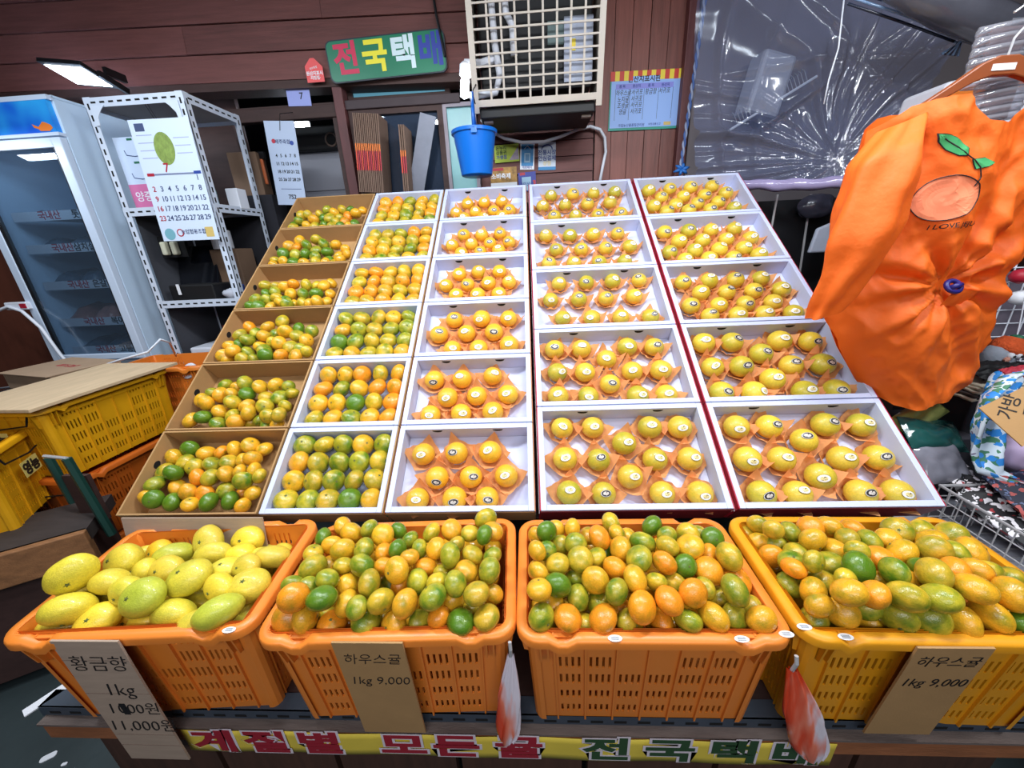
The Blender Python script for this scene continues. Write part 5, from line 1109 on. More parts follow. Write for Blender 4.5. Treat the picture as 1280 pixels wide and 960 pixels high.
# ================================================================ CLEAR SHEET AND WHAT IS BEHIND IT
M_film = mix_mat('clear vinyl sheet', srgb(140, 156, 205), 0.11, 0.955, (0.86, 0.88, 0.93, 1), 0.14)
TLc, TRc, BRc, BLc = Vector((0.881, 2.620, 2.949)), Vector((1.852, 1.950, 2.430)), Vector((1.540, 2.020, 1.693)), Vector((0.972, 2.500, 1.754))
gat = Vector((1.457, 2.000, 1.796)); gat2 = Vector((1.498, 2.000, 2.206))
def film(a, c):
    p = TLc.lerp(TRc, a).lerp(BLc.lerp(BRc, a), c)
    d = Vector((p.x - gat.x, p.z - gat.z)); an = math.atan2(d.y, -d.x); rr = d.length
    d2 = Vector((p.x - gat2.x, p.z - gat2.z)); an2 = math.atan2(d2.y, d2.x); r2 = d2.length
    rdg = lambda ph, wd_: math.exp(-(math.sin(ph) / wd_) ** 2)
    sw = an + 0.35 * rr * math.sin(2.2 * an) + 0.10 * noise.noise((p.x * 2, p.z * 2, 9.0))
    f1 = -(0.055 * rdg(4.5 * sw + 0.4, 0.30) + 0.030 * rdg(7.5 * sw + 1.9, 0.22) + 0.016 * rdg(14 * sw + 0.8, 0.25)) * min(rr, 0.45) / 0.45
    f2 = -0.035 * rdg(4 * an2 + 0.7, 0.25) * min(r2, 0.3) / 0.3 * math.exp(-(r2 / 0.5) ** 2)
    col_ = -0.030 * rdg(15 * a + 1.2 * math.sin(3 * c), 0.3) * (1 - a) ** 1.5
    nn = 0.025 * noise.noise((p.x * 2.6, p.z * 2.6, 4.0)) + 0.006 * noise.noise((p.x * 9, p.z * 9, 1.0)) + 0.012 * noise.noise((p.x * 14, p.z * 14, 2.0)) * max(0, c - 0.7)
    return (p.x, p.y + f1 + f2 + col_ + nn, p.z)
sheet_o = thing('vinyl_sheet', 'large crumpled clear vinyl sheet hung from the wall post to behind the orange coat', 'plastic sheet')
MB().grid(film, 190, 130).build('sheet', M_film, sheet_o, smooth=True)
hem = MB()
h0, h1 = Vector((1.010, 2.460, 1.747)), Vector((1.540, 2.020, 1.693))
def hemf(a, c):
    p = h0.lerp(h1, a); an = 2 * PI * c; r_ = 0.026 + 0.008 * noise.noise((a * 9, math.cos(an), math.sin(an))) + 0.003 * math.sin(30 * a + an)
    return (p.x, p.y + r_ * math.cos(an) * 1.3, p.z + 0.006 + r_ * math.sin(an) + 0.006 * math.sin(7 * a))
hem.grid(hemf, 50, 12)
hem.build('rolled_hem', mat('violet grey rolled film', srgb(150, 140, 176), 0.15, 0.2, 12), sheet_o, smooth=True)
for k in range(7):                                     # stacked folded edges
    a_, b_, c_ = Vector((1.255, 1.930, 2.340)), Vector((1.639, 1.870, 2.169)), Vector((1.669, 1.850, 2.106))
    off = Vector((0.0, -0.010 * (k % 3), 0.014 * k - 0.03))
    MB().tube([a_ + off, a_.lerp(b_, 0.5) + off * 1.1 + Vector((0, 0, 0.008)), b_ + off * 0.8], 0.0045, 6).build('folded_edge', mat('blue grey film edge', srgb(110, 136, 170), 0.2) if k % 2 else mat('dark film fold', srgb(34, 40, 56), 0.25), sheet_o, smooth=True)
    MB().tube([b_ + off * 0.8, b_.lerp(Vector((1.669, 1.850, 2.106)), 0.4) + off * 0.4, Vector((1.633, 1.860, 2.107)) + Vector((0.010 * k - 0.035, 0, 0.0)) + Vector((0.0, 0, -0.002 * k))], 0.0045, 6).build('folded_edge', mat('blue grey film edge', srgb(110, 136, 170), 0.2) if k % 2 == 0 else mat('dark film fold', srgb(34, 40, 56), 0.25), sheet_o, smooth=True)
tag(MB().tube([(1.322, 1.800, 2.304), (1.502, 1.760, 2.204), (1.634, 1.740, 2.142), (1.820, 1.720, 2.074)], [0.05, 0.062, 0.06, 0.05], 18).build('film_roll', mat('grey cloudy film', srgb(72, 72, 80), 0.15, 0.3, 7), smooth=True), 'rolled grey film bundled above the clear sheet', 'film roll')
tag(MB().tube([(1.616, 1.640, 2.113), (1.627, 1.660, 2.104), (1.632, 1.640, 2.070), (1.644, 1.620, 2.070)], 0.008, 8).build('tie_coil', mat('dark coil', srgb(60, 80, 100), 0.3), smooth=True), 'dark coiled tie round the end of the film roll', 'tie')
tag(MB().tube([(1.447, 1.990, 1.694), (1.444, 1.960, 1.728), (1.473, 1.960, 1.745), (1.467, 1.950, 1.712), (1.448, 1.970, 1.684)], 0.006, 6).build('pink_ribbon', mat('magenta ribbon', srgb(190, 40, 110), 0.4), smooth=True), 'magenta ribbon tied at the corner of the clear sheet hem', 'ribbon')
tag(MB().tube([(1.268, 1.980, 2.368), (1.287, 1.980, 2.190), (1.280, 1.990, 2.086), (1.286, 2.000, 2.004)], 0.003, 6).build('white_string', M_white, smooth=True), 'white string hanging in front of the clear sheet', 'string')

bx = tag(MB().box((0, 0, 0), (0.20, 0.14, 0.30)).build('white_appliance', mat('dull white enamel', srgb(170, 172, 182), 0.5), bev=0.02), 'white box appliance behind the clear sheet', 'appliance'); bx.location = (1.393, 2.720, 2.284); bx.rotation_euler = (0, R(12), R(8))
wr = thing('wire_rack', 'pale wire rack leaning behind the clear sheet', 'rack', (1.421, 2.660, 2.187))
wr.rotation_euler = (0, R(-28), 0)
for k in range(21): MB().tube([(-0.2 + 0.02 * k, 0, -0.005), (-0.2 + 0.02 * k, 0.0, 0.06), (-0.19 + 0.02 * k, 0.03, 0.075), (-0.18 + 0.02 * k, 0.05, 0.06)], 0.0018, 5).build('wire', M_steel, wr)
for z in (0.0,): MB().tube([(-0.25, 0, z), (0.25, 0, z)], 0.007, 6).build('rail', M_white, wr)
bt = tag(MB().box((1.42, 2.58, 0.83), (0.85, 0.40, 1.66)).build('recess_shade', mat('near black counter', srgb(20, 20, 24), 0.5)), 'near-black counter in the gap between gift cartons and coat', 'recess')  # solid block standing in for the dark recess, its shade put in the colour
for (x0, x1) in ((972, 958), (1016, 1000)):
    tag(MB().tube([((1.356, 2.340, 1.687) if x0 == 972 else (1.532, 2.340, 1.679)), ((1.352, 2.340, 1.306) if x0 == 972 else (1.558, 2.340, 1.252)), ((1.353, 2.34, 0.0) if x0 == 972 else (1.523, 2.34, 0.0))], 0.006, 6).build('steel_rod', M_steel), 'thin steel rod before the dark counter, %s' % ('nearer the gift cartons' if x0 == 972 else 'nearer the grey bag'), 'rod')
def soft_bag(name, label, cat, c, sx, sz, sy, m, seed, flat=0.0):
    c = Vector(c)
    def fn(a, q):
        an = 2 * PI * a; s_ = math.sin(PI * q) ** 0.6
        nz_ = 1 + 0.22 * noise.noise((2 * math.cos(an) + seed, 2 * math.sin(an), q * 3))
        return (c.x + sx * s_ * math.cos(an) * nz_, c.y + sy * s_ * math.sin(an) * nz_, c.z - sz * math.cos(PI * q) + 0.06 * sz * noise.noise((an, q * 6, seed)))
    return tag(MB().grid(fn, 36, 22).build(name, m, smooth=True), label, cat)
soft_bag('grey_bag', 'grey film bag hanging above the white bag in the dark gap', 'bag', (1.544, 2.300, 1.616), 0.085, 0.06, 0.05, mat('grey film', srgb(70, 70, 84), 0.25, 0.3, 12), 3)
wb_ = MB().prism([(-0.09, -0.10), (0.10, -0.10), (0.11, 0.03), (0.10, 0.16), (0.07, 0.165), (0.03, 0.06), (-0.07, 0.02)], -0.012, 0.012, M=frame((1.587, 2.220, 1.484), (1, 0, 0), (0, 0, 1)))
tag(wb_.build('white_bag', mat('white bag film', srgb(188, 196, 214), 0.4, 0.1, 10), bev=0.008), 'white bag hanging by one corner in the dark gap beside the coat', 'bag')
sp_ = thing('slotted_post', 'white slotted post standing beside the white bag near the coat', 'post', (1.66, 2.2, 0.0))
MB().box((0, 0, 0.84), (0.036, 0.003, 1.68)).box((-0.017, 0.018, 0.84), (0.003, 0.036, 1.68)).build('angle', M_angle, sp_)
h = MB()
for k in range(32): h.box((0, -0.0018, 0.1 + 0.05 * k), (0.009, 0.001, 0.026))
tag(h.build('slots', M_slot, sp_), kind='stuff')
tag(MB().box((1.77, 1.90, 1.70), (0.60, 0.40, 0.04)).build('counter_board', mat('greyish board', srgb(140, 130, 136), 0.6), bev=0.004), 'greyish board on top of the slotted post behind the coat', 'board')
wc = thing('white_sack', 'white printed sack with an orange band standing behind the orange coat', 'sack', (1.70, 1.80, 1.722))
MB().hexa([(-0.21, -0.12, 0), (0.30, -0.12, 0), (0.30, 0.1, 0), (-0.21, 0.1, 0), (-0.19, -0.10, 0.25), (0.26, -0.10, 0.32), (0.26, 0.08, 0.32), (-0.19, 0.08, 0.25)]).build('body', mat('white woven film', srgb(206, 206, 216), 0.5, 0.06, 20), wc, bev=0.012)
MB().hexa([(-0.197, -0.112, 0.185), (0.27, -0.112, 0.245), (0.27, -0.10, 0.245), (-0.197, -0.10, 0.185), (-0.195, -0.109, 0.215), (0.265, -0.109, 0.285), (0.265, -0.09, 0.285), (-0.195, -0.09, 0.215)]).build('orange_band', mat('orange print', srgb(226, 120, 40), 0.5), wc)
t = text(wc, '이용', 0.055, 0, 0, M_ink, 0, 0.01); t.matrix_basis = frame((-0.12, -0.122, 0.12), (1, 0, 0.1), (0, 0.08, 1))

# ================================================================ ORANGE COAT
cl = [(0.935, 1.200, 1.793), (0.926, 1.200, 1.741), (0.922, 1.200, 1.668), (0.920, 1.200, 1.571), (0.927, 1.200, 1.467), (0.933, 1.200, 1.356), (0.941, 1.200, 1.237), (1.002, 1.200, 1.133), (1.066, 1.200, 1.051), (1.129, 1.200, 0.965), (1.162, 1.200, 0.918)]
cr_ = [(1.400, 1.200, 1.766), (1.427, 1.200, 1.713), (1.451, 1.200, 1.640), (1.456, 1.200, 1.544), (1.432, 1.200, 1.444), (1.419, 1.200, 1.335), (1.426, 1.200, 1.218), (1.424, 1.200, 1.118), (1.405, 1.200, 1.040), (1.379, 1.200, 0.958), (1.370, 1.200, 0.912)]
def edge_x(tab, z):
    zs = [p[2] for p in tab][::-1]; xs = [p[0] for p in tab][::-1]
    return float(np.interp(z, zs, xs))
ztop_s = [0, 0.10, 0.18, 0.30, 0.42, 0.52, 0.66, 0.85, 1.0]; ztop_v = [(0.925, 1.200, 1.744)[2], (0.964, 1.200, 1.781)[2], (1.001, 1.200, 1.789)[2], (1.072, 1.200, 1.790)[2], (1.150, 1.200, 1.732)[2], (1.207, 1.200, 1.725)[2], (1.249, 1.200, 1.775)[2], (1.349, 1.200, 1.752)[2], (1.427, 1.200, 1.704)[2]]
zbot_s = [0, 0.12, 0.3, 0.55, 0.75, 1.0]; zbot_v = [(1.082, 1.200, 0.989)[2], (1.141, 1.200, 0.956)[2], (1.215, 1.200, 0.946)[2], (1.299, 1.200, 0.969)[2], (1.359, 1.200, 0.975)[2], (1.407, 1.200, 1.013)[2]]
tie = Vector((1.179, 1.200, 1.334))
def coat_depth(x, z, s_):
    dx, dz = x - tie.x, z - tie.z; rr = math.hypot(dx, dz); an = math.atan2(dz, dx)
    fold = (0.020 if dz > 0 else 0.020 - 0.011 * min(1, -dz / 0.12)) * math.sin(9 * an + 1.3 * math.sin(2 * an) + 0.6 + 1.2 * noise.noise((x * 5, z * 5, 1))) * min(1, rr / 0.10) * math.exp(-(rr / 0.34) ** 2)
    fold += 0.010 * math.sin(17 * an + 2.0) * min(1, rr / 0.05) * math.exp(-(rr / 0.16) ** 2)
    fold += 0.014 * math.sin(26 * (s_ + 0.08 * math.sin(6 * z))) * min(1, max(0, (z - 1.0) / 0.5)) * (0.5 if dz > 0.15 else 0.25)
    calm = 1 - 0.8 * math.exp(-((x - 1.085) ** 2 + (z - 1.56) ** 2) / 0.12 ** 2)
    fold *= calm
    cre = 0.022 * noise.noise((x * 6.5, z * 4.5, 3.0)) + 0.034 * abs(noise.noise((x * 10 + z * 5, z * 8, 7.0))) + 0.014 * abs(noise.noise((x * 24, z * 18, 2.0)))
    bulge = 0.11 * math.sqrt(max(0, 1 - (2 * s_ - 1) ** 2))
    pinch = 0.045 * math.exp(-(rr / 0.07) ** 2)
    return 1.24 - bulge + fold + cre * (0.35 + 0.65 * calm) + pinch
def coat_pt(s_, t_, back=False):
    zt = float(np.interp(s_, ztop_s, ztop_v)); zb = float(np.interp(s_, zbot_s, zbot_v))
    if back: zt += 0.03 * math.exp(-((s_ - 0.5) / 0.14) ** 2) + (0.05 if 0.36 < s_ < 0.6 else 0)
    z = zt + (zb - zt) * t_
    x0, x1 = edge_x(cl, z), edge_x(cr_, z)
    x = x0 + (x1 - x0) * s_
    if back: return (x, 1.25 + 0.06 * math.sqrt(max(0, 1 - (2 * s_ - 1) ** 2)), z)
    return (x, coat_depth(x, z, s_), z)
M_coat = bpy.data.materials.new('orange nonwoven cloth'); M_coat.use_nodes = True
nt = M_coat.node_tree; pb = nt.nodes['Principled BSDF']; pb.inputs['Base Color'].default_value = srgb(246, 112, 24); pb.inputs['Roughness'].default_value = 0.62
tl_ = nt.nodes.new('ShaderNodeBsdfTranslucent'); tl_.inputs[0].default_value = srgb(255, 120, 20); ms_ = nt.nodes.new('ShaderNodeMixShader'); ms_.inputs[0].default_value = 0.18
tc = nt.nodes.new('ShaderNodeTexCoord'); nz = nt.nodes.new('ShaderNodeTexNoise'); nz.inputs['Scale'].default_value = 26; nz.inputs['Detail'].default_value = 4
bp = nt.nodes.new('ShaderNodeBump'); bp.inputs['Strength'].default_value = 0.35; bp.inputs['Distance'].default_value = 0.01
nt.links.new(tc.outputs['Object'], nz.inputs[0]); nt.links.new(nz.outputs['Fac'], bp.inputs['Height']); nt.links.new(bp.outputs[0], pb.inputs['Normal'])
nt.links.new(pb.outputs[0], ms_.inputs[1]); nt.links.new(tl_.outputs[0], ms_.inputs[2]); nt.links.new(ms_.outputs[0], nt.nodes['Material Output'].inputs[0])
coat = thing('orange_coat', 'orange thin cloth coat printed with a green leaf, hanging on a wooden hanger', 'coat')
MB().grid(lambda a, c: coat_pt(a, c), 110, 90).build('front', M_coat, coat, smooth=True)
MB().grid(lambda a, c: coat_pt(1 - a, c, True), 50, 40).build('back', M_coat, coat, smooth=True)
spine = [(0.970, 1.190, 1.750), (0.918, 1.150, 1.677), (0.902, 1.130, 1.584), (0.893, 1.120, 1.488), (0.875, 1.120, 1.397), (0.859, 1.130, 1.317), (0.851, 1.140, 1.270)]
rad = [0.045, 0.075, 0.085, 0.08, 0.068, 0.055, 0.045]
def sleeve(a, c):
    k = min(int(c * 6), 5); f = c * 6 - k
    p = Vector(spine[k]).lerp(Vector(spine[k + 1]), f); r_ = rad[k] * (1 - f) + rad[k + 1] * f
    an = 2 * PI * a; r_ *= 1 + 0.12 * math.sin(5 * an + 7 * c) + 0.22 * noise.noise((math.cos(an) * 1.5, math.sin(an) * 1.5, c * 5))
    return (p.x + r_ * math.cos(an), p.y + 0.7 * r_ * math.sin(an), p.z + 0.35 * r_ * math.cos(an))
MB().grid(sleeve, 40, 40).build('sleeve', M_coat, coat, smooth=True)
tk = MB()
tk.tube([(tie.x + 0.018 * math.cos(a * PI / 8), 1.135 + 0.010 * math.sin(a * PI / 8) , tie.z + 0.014 * math.sin(a * PI / 8)) for a in range(16)], 0.0065, 8, closed=True)
tk.tube([(tie.x - 0.012, 1.13, tie.z - 0.004), (tie.x, 1.126, tie.z + 0.003), (tie.x + 0.012, 1.13, tie.z + 0.004)], 0.008, 8)
tk.build('waist_tie', mat('dark blue hair tie', srgb(36, 30, 110), 0.4), coat, smooth=True)
MB().grid(lambda a, c: (tie.x + 0.01 + 0.10 * a - 0.03 * c, 1.135 - 0.02 * math.sin(PI * a) * (1 - c) + 0.03 * a, tie.z - 0.008 - 0.045 * c - 0.012 * a), 8, 6).build('waist_tab', M_coat, coat, smooth=True)
def on_coat(px, pz, lift=0.0025):
    x0, x1 = edge_x(cl, pz), edge_x(cr_, pz)
    return (px, coat_depth(px, pz, min(1, max(0, (px - x0) / (x1 - x0)))) - lift, pz)
def coat_print(name, poly, m, lift=0.002, parent=coat):
    """Flat print laid on the cloth: fan of a fine outline, each point on the cloth."""
    n = len(poly); c = (sum(p[0] for p in poly) / n, sum(p[1] for p in poly) / n); vs = [on_coat(c[0], c[1], lift)]; rings = 6
    for r_ in range(1, rings + 1):
        for p in poly: vs.append(on_coat(c[0] + (p[0] - c[0]) * r_ / rings, c[1] + (p[1] - c[1]) * r_ / rings, lift))
    fs = [(0, 1 + i, 1 + (i + 1) % n) for i in range(n)]
    for r_ in range(rings - 1):
        a = 1 + r_ * n; b = a + n; fs += [(a + i, b + i, b + (i + 1) % n, a + (i + 1) % n) for i in range(n)]
    return MB().add(vs, fs).build(name, m, parent)
def fine(poly, k=6): return [tuple(Vector(poly[i]).lerp(Vector(poly[(i + 1) % len(poly)]), q / k)) for i in range(len(poly)) for q in range(k)]
def xz(p): return (p[0], p[2])
M_leaf = mat('leaf green print', srgb(60, 156, 92), 0.6)
leaf1 = [xz((1.033, 1.135, 1.709)), xz((1.055, 1.135, 1.704)), xz((1.080, 1.135, 1.691)), xz((1.100, 1.135, 1.673)), xz((1.102, 1.135, 1.657)), xz((1.082, 1.135, 1.658)), xz((1.056, 1.135, 1.673)), xz((1.039, 1.135, 1.692))]
leaf2 = [xz((1.115, 1.135, 1.646)), xz((1.139, 1.135, 1.648)), xz((1.164, 1.135, 1.636)), xz((1.150, 1.135, 1.628)), xz((1.126, 1.135, 1.624))]
for lf_ in (leaf1, leaf2):
    coat_print('leaf_outline', [( (p[0] - sum(q[0] for q in lf_) / len(lf_)) * 1.10 + sum(q[0] for q in lf_) / len(lf_), (p[1] - sum(q[1] for q in lf_) / len(lf_)) * 1.10 + sum(q[1] for q in lf_) / len(lf_)) for p in fine(lf_)], M_ink, 0.002)
    coat_print('leaf_print', fine(lf_), M_leaf, 0.0032)
def coat_line(name, pts, r_, m=M_ink):
    P = []
    for i in range(len(pts) - 1):
        for q in range(6): P.append(tuple(Vector(pts[i]).lerp(Vector(pts[i + 1]), q / 6)))
    P.append(pts[-1]); MB().tube([on_coat(p[0], p[1], 0.003) for p in P], r_, 5).build(name, m, coat)
coat_line('stalk_print', [xz((1.046, 1.135, 1.698)), xz((1.081, 1.135, 1.672)), xz((1.117, 1.135, 1.646)), xz((1.133, 1.135, 1.627)), xz((1.140, 1.135, 1.605)), xz((1.136, 1.135, 1.585))], 0.0014)
fc = xz((1.088, 1.135, 1.560)); fr2 = 0.058
circ = [(fc[0] + fr2 * 1.12 * math.cos(2 * PI * q / 36), fc[1] + fr2 * 0.92 * math.sin(2 * PI * q / 36)) for q in range(36)]
coat_print('fruit_print', circ, mat('pinkish fruit print', srgb(246, 138, 96), 0.6), 0.002)
coat_line('fruit_outline', circ + [circ[0]], 0.0012)
x0_, z0_ = xz((1.114, 1.135, 1.493))
tx = text(coat, 'I LOVE JEJU', 0.0165, 0, 0, M_ink, 0, 0.015, extr=0.0, bend=lambda c: Vector(on_coat(x0_ + c.x, z0_ + c.y + c.x * 0.08, 0.006)))
tx.matrix_basis = Matrix.Identity(4)
hg = thing('clothes_hanger', 'brown wooden hanger with a white tab carrying the orange coat', 'hanger', (1.207, 1.220, 1.834))
M_hang = mat('brown hanger wood', srgb(140, 72, 36), 0.4, 0.1, 10)
arch = [(-0.21, -0.075), (-0.13, -0.035), (-0.07, -0.004), (-0.03, 0.008), (0.02, 0.008), (0.06, -0.004), (0.12, -0.035), (0.21, -0.085), (0.21, -0.068), (0.12, -0.004), (0.055, 0.036), (0.02, 0.05), (-0.025, 0.05), (-0.06, 0.036), (-0.12, -0.005), (-0.21, -0.062)]
MB().prism(arch, -0.009, 0.009, M=frame((0, 0, 0), (1, 0, 0), (0, 0, 1))).build('arm', M_hang, hg, bev=0.003)
MB().box((-0.01, -0.0098, 0.025), (0.055, 0.0012, 0.014)).build('white_tab', M_whitep, hg)
MB().tube([(0, 0, 0.045), (0.002, 0, 0.085), (0.012, 0, 0.10), (0.03, 0, 0.118), (0.02, 0, 0.142), (0, 0, 0.148), (-0.018, 0, 0.136)], 0.0025, 6).tube([(0.0, 0, 0.148), (0.002, 0, 0.25), (0.0, 0, 0.345)], 0.0018, 6).build('hook', M_steel, hg)
rl = tag(MB().tube([(0.95, 1.22, 2.17), (2.6, 1.30, 2.18)], 0.011, 10).tube([(2.6, 1.30, 2.18), (2.6, 1.30, 0.0)], 0.012, 10).tube([(1.0, 1.22, 2.17), (1.0, 1.24, 3.74)], 0.006, 8).build('hanging_rail', M_steel), 'steel rail the hanger hangs from', 'rail')

# clear packs hung behind the hanger
M_pack = mix_mat('clear pack film', srgb(196, 196, 206), 0.12, 0.85, (0.88, 0.88, 0.92, 1), 0.35)
def clear_pack(label, c, wd, ht, dp, seed):
    t = thing('clear_pack', label, 'pack', c, group='clear packs behind the hanger')
    for k in range(6):
        z = ht * (0.5 - (k + 0.5) / 6)
        MB().grid(lambda a, q: (wd / 2 * math.cos(2 * PI * a) * min(1, 2.2 * math.sin(PI * q) ** 0.5) + 0.004 * noise.noise((a * 9, q * 7, seed + k)), dp * math.sin(2 * PI * a) * math.sin(PI * q), z - ht / 11 * math.cos(PI * q) + 0.02 * (math.cos(2 * PI * a)) * 0.4), 24, 8).build('pouch', M_pack, t, smooth=True)
    MB().box((0, 0.0, 0), (wd * 0.55, 0.008, ht * 0.85)).build('contents', mat('pinkish grey contents', srgb(150, 128, 126), 0.5, 0.4, 30), t)
    return t
clear_pack('stack of clear film packs hanging above the wooden hanger', (1.386, 1.420, 1.951), 0.17, 0.15, 0.035, 1)
clear_pack('clear film pack hanging behind the wooden hanger', (1.437, 1.440, 1.850), 0.15, 0.13, 0.03, 5)

# ================================================================ MERCHANDISE BESIDE THE COAT
tb2 = thing('side_table', 'side table covered with grey white film under the wire basket', 'table', (1.62, 1.0, 0))
MB().box((0.12, 0.02, 0.56), (0.98, 1.05, 0.03)).build('table_top', M_darkwood, tb2)
for x in (-0.3, 0.55):
    for y in (-0.45, 0.45): MB().box((x, y, 0.273), (0.05, 0.05, 0.546)).build('leg', M_darkwood, tb2)
MB().grid(lambda a, c: (-0.42 + 1.05 * a, -0.52 + 1.08 * c, 0.582 + 0.012 * abs(noise.noise((a * 9, c * 9, 1))) + 0.02 * noise.noise((a * 4, c * 4, 3)) ** 2), 40, 40).build('film_cover', mat('grey white film cover', srgb(176, 178, 190), 0.35, 0.2, 5), tb2, smooth=True)
wk = thing('wire_basket', 'zinc wire basket of patterned cloth goods beside the amber crate', 'basket', (1.62, 0.93, 0.60))
A0, A1 = Vector((1.230, 1.028, 0.755)), Vector((1.274, 0.826, 0.755))
bx0, bx1, by0, by1 = A0.x - 1.62, 0.42, -0.42, A0.y - 0.93
tag(wk, None)
bw = MB()
def rod(a, b, r_=0.0018): bw.tube([a, b], r_, 5)
for z in (0.0, 0.038, 0.076, 0.115):
    for a, b in (((bx0, by0, z), (bx0, by1, z)), ((bx0, by1, z), (bx1, by1, z)), ((bx1, by1, z), (bx1, by0, z)), ((bx1, by0, z), (bx0, by0, z))): rod(a, b)
for k in range(17):
    y = by0 + (by1 - by0) * k / 16; rod((bx0, y, 0), (bx0, y, 0.15)); rod((bx1, y, 0), (bx1, y, 0.15)); rod((bx0, y, 0), (bx1, y, 0))
for k in range(24):
    x = bx0 + (bx1 - bx0) * k / 23; rod((x, by0, 0), (x, by0, 0.15)); rod((x, by1, 0), (x, by1, 0.15))
tag(bw.build('wires', M_steel, wk), kind='stuff')
MB().tube([(bx0, by0, 0.152), (bx0, by1, 0.152), (bx1, by1, 0.152), (bx1, by0, 0.152)], 0.0045, 8, closed=True).build('top_rim', M_steel, wk)
M_navy = print_mat('navy cloth with red fruit print', srgb(20, 24, 48), [(srgb(90, 104, 140), 70, 0.30), (srgb(170, 76, 72), 44, 0.38)], 20)
M_bw = print_mat('black and white print cloth', srgb(26, 26, 30), [(srgb(224, 220, 224), 44, 0.42), (srgb(150, 44, 50), 40, 0.24), (srgb(20, 20, 24), 50, 0.24)], 18)
M_flo = print_mat('blue floral cloth', srgb(206, 220, 232), [(srgb(70, 126, 96), 34, 0.42), (srgb(44, 134, 214), 30, 0.44), (srgb(120, 110, 140), 26, 0.12)], 16)
M_dkp = print_mat('black cloth with pale print', srgb(18, 18, 22), [(srgb(200, 200, 210), 26, 0.36)], 14)
def pouch(name, label, c, s_, rot, m, seed, cat='cloth pouch'):
    c = Vector(c); Rm = Matrix.Rotation(rot[2], 4, 'Z') @ Matrix.Rotation(rot[1], 4, 'Y') @ Matrix.Rotation(rot[0], 4, 'X')
    def fn(a, q):
        u = 2 * a - 1; v = 2 * q - 1
        e = (1 - abs(u) ** 3) * (1 - abs(v) ** 3)
        return (s_[0] * u, s_[1] * v, s_[2] * e * (1 + 0.5 * noise.noise((u * 2.4 + seed, v * 2.4, 1))) + 0.012 * noise.noise((u * 5, v * 5, seed)))
    b = MB().grid(fn, 22, 22).grid(lambda a, q: (lambda p: (p[0], p[1], -p[2] * 0.5))(fn(1 - a, q)), 22, 22)
    o = b.build(name, m, smooth=True); o.matrix_basis = Matrix.Translation(c) @ Rm
    return tag(o, label, cat)
pouch('cloth_pouch', 'navy cloth pouch with red berry print in the wire basket', (1.50, 0.92, 0.73), (0.17, 0.14, 0.06), (0.5, 0, 0.2), M_navy, 1)
pouch('cloth_pouch', 'second navy berry cloth lying deeper in the wire basket', (1.62, 0.80, 0.66), (0.20, 0.15, 0.05), (0.2, 0.1, 0.5), M_navy, 4)
pouch('cloth_pouch', 'black and white printed cloth in the near corner of the wire basket', (1.375, 0.93, 0.665), (0.09, 0.11, 0.05), (0.2, 0.3, 0.3), M_bw, 2)
pouch('cloth_pouch', 'crumpled white flecked cloth poking out over the wire basket corner', (1.37, 1.02, 0.70), (0.085, 0.07, 0.05), (0.5, 0.2, 0.1), M_bw, 7)
pouch('cloth_pouch', 'glossy black pouch with pale print beside the gift carton corner', (1.352, 1.100, 0.736), (0.05, 0.10, 0.035), (0.5, 0.5, 0.2), M_dkp, 3)
pouch('cloth_pouch', 'flat navy berry cloth at the far side of the wire basket', (1.90, 0.85, 0.65), (0.13, 0.18, 0.04), (0.1, 0.1, 0.3), M_navy, 11)
pouch('cloth_pouch', 'black and white printed cloth at the near end of the wire basket', (1.55, 0.62, 0.64), (0.16, 0.10, 0.035), (0.1, 0.05, -0.2), M_bw, 12)
# blue floral cloth bag
fb = [(1.494, 1.160, 1.071), (1.373, 1.130, 1.065), (1.300, 1.100, 1.023), (1.282, 1.080, 0.938), (1.281, 1.060, 0.857), (1.298, 1.030, 0.803), (1.333, 0.990, 0.791), (1.371, 0.960, 0.790)]
def floral(a, c):
    k = min(int(a * 7), 6); f = a * 7 - k; p = Vector(fb[k]).lerp(Vector(fb[k + 1]), f)
    q_ = Vector((0.10 * math.sin(PI * a) ** 0.7 + 0.02, 0.05, -0.01)) * c
    wv = 0.035 * math.sin(2 * PI * c * 1.5 + 3 * a) * math.sin(PI * min(1, a * 1.2 + 0.1)) + 0.012 * noise.noise((a * 8, c * 6, 2))
    return (p.x + q_.x + 0.01, p.y - wv + q_.y - 0.04 * math.sin(PI * c), p.z + q_.z + 0.012 * math.sin(4 * PI * c))
fbo = MB().grid(floral, 60, 30).build('floral_bag', M_flo, smooth=True, solid=0.006)
tag(fbo, 'pale cloth bag with blue flowers and green leaves above the wire basket', 'bag')
tag(soft_bag('lilac_pouch', 'plain lilac cloth pouch under the cardboard tag', 'cloth pouch', (1.506, 1.100, 0.817), 0.07, 0.05, 0.06, mat('lilac cloth', srgb(170, 150, 180), 0.7, 0.1, 8), 9), None)
o, wd, ht = sheet('cardboard_tag', 'brown cardboard tag with handwriting lying on the blue floral bag', 'price tag', (1.238, 1.000, 1.034), (1.340, 1.000, 1.098), (1.264, 0.920, 0.948), M_card, 0.004)
text(o, '가방', 0.038, wd * 0.42, ht * 0.76, M_ink, 0.0008, 0.005, name='handwriting', rot=0.6); text(o, '5', 0.075, wd * 0.72, ht * 0.42, M_ink, 0.0008, 0.02, name='handwriting', rot=0.7)
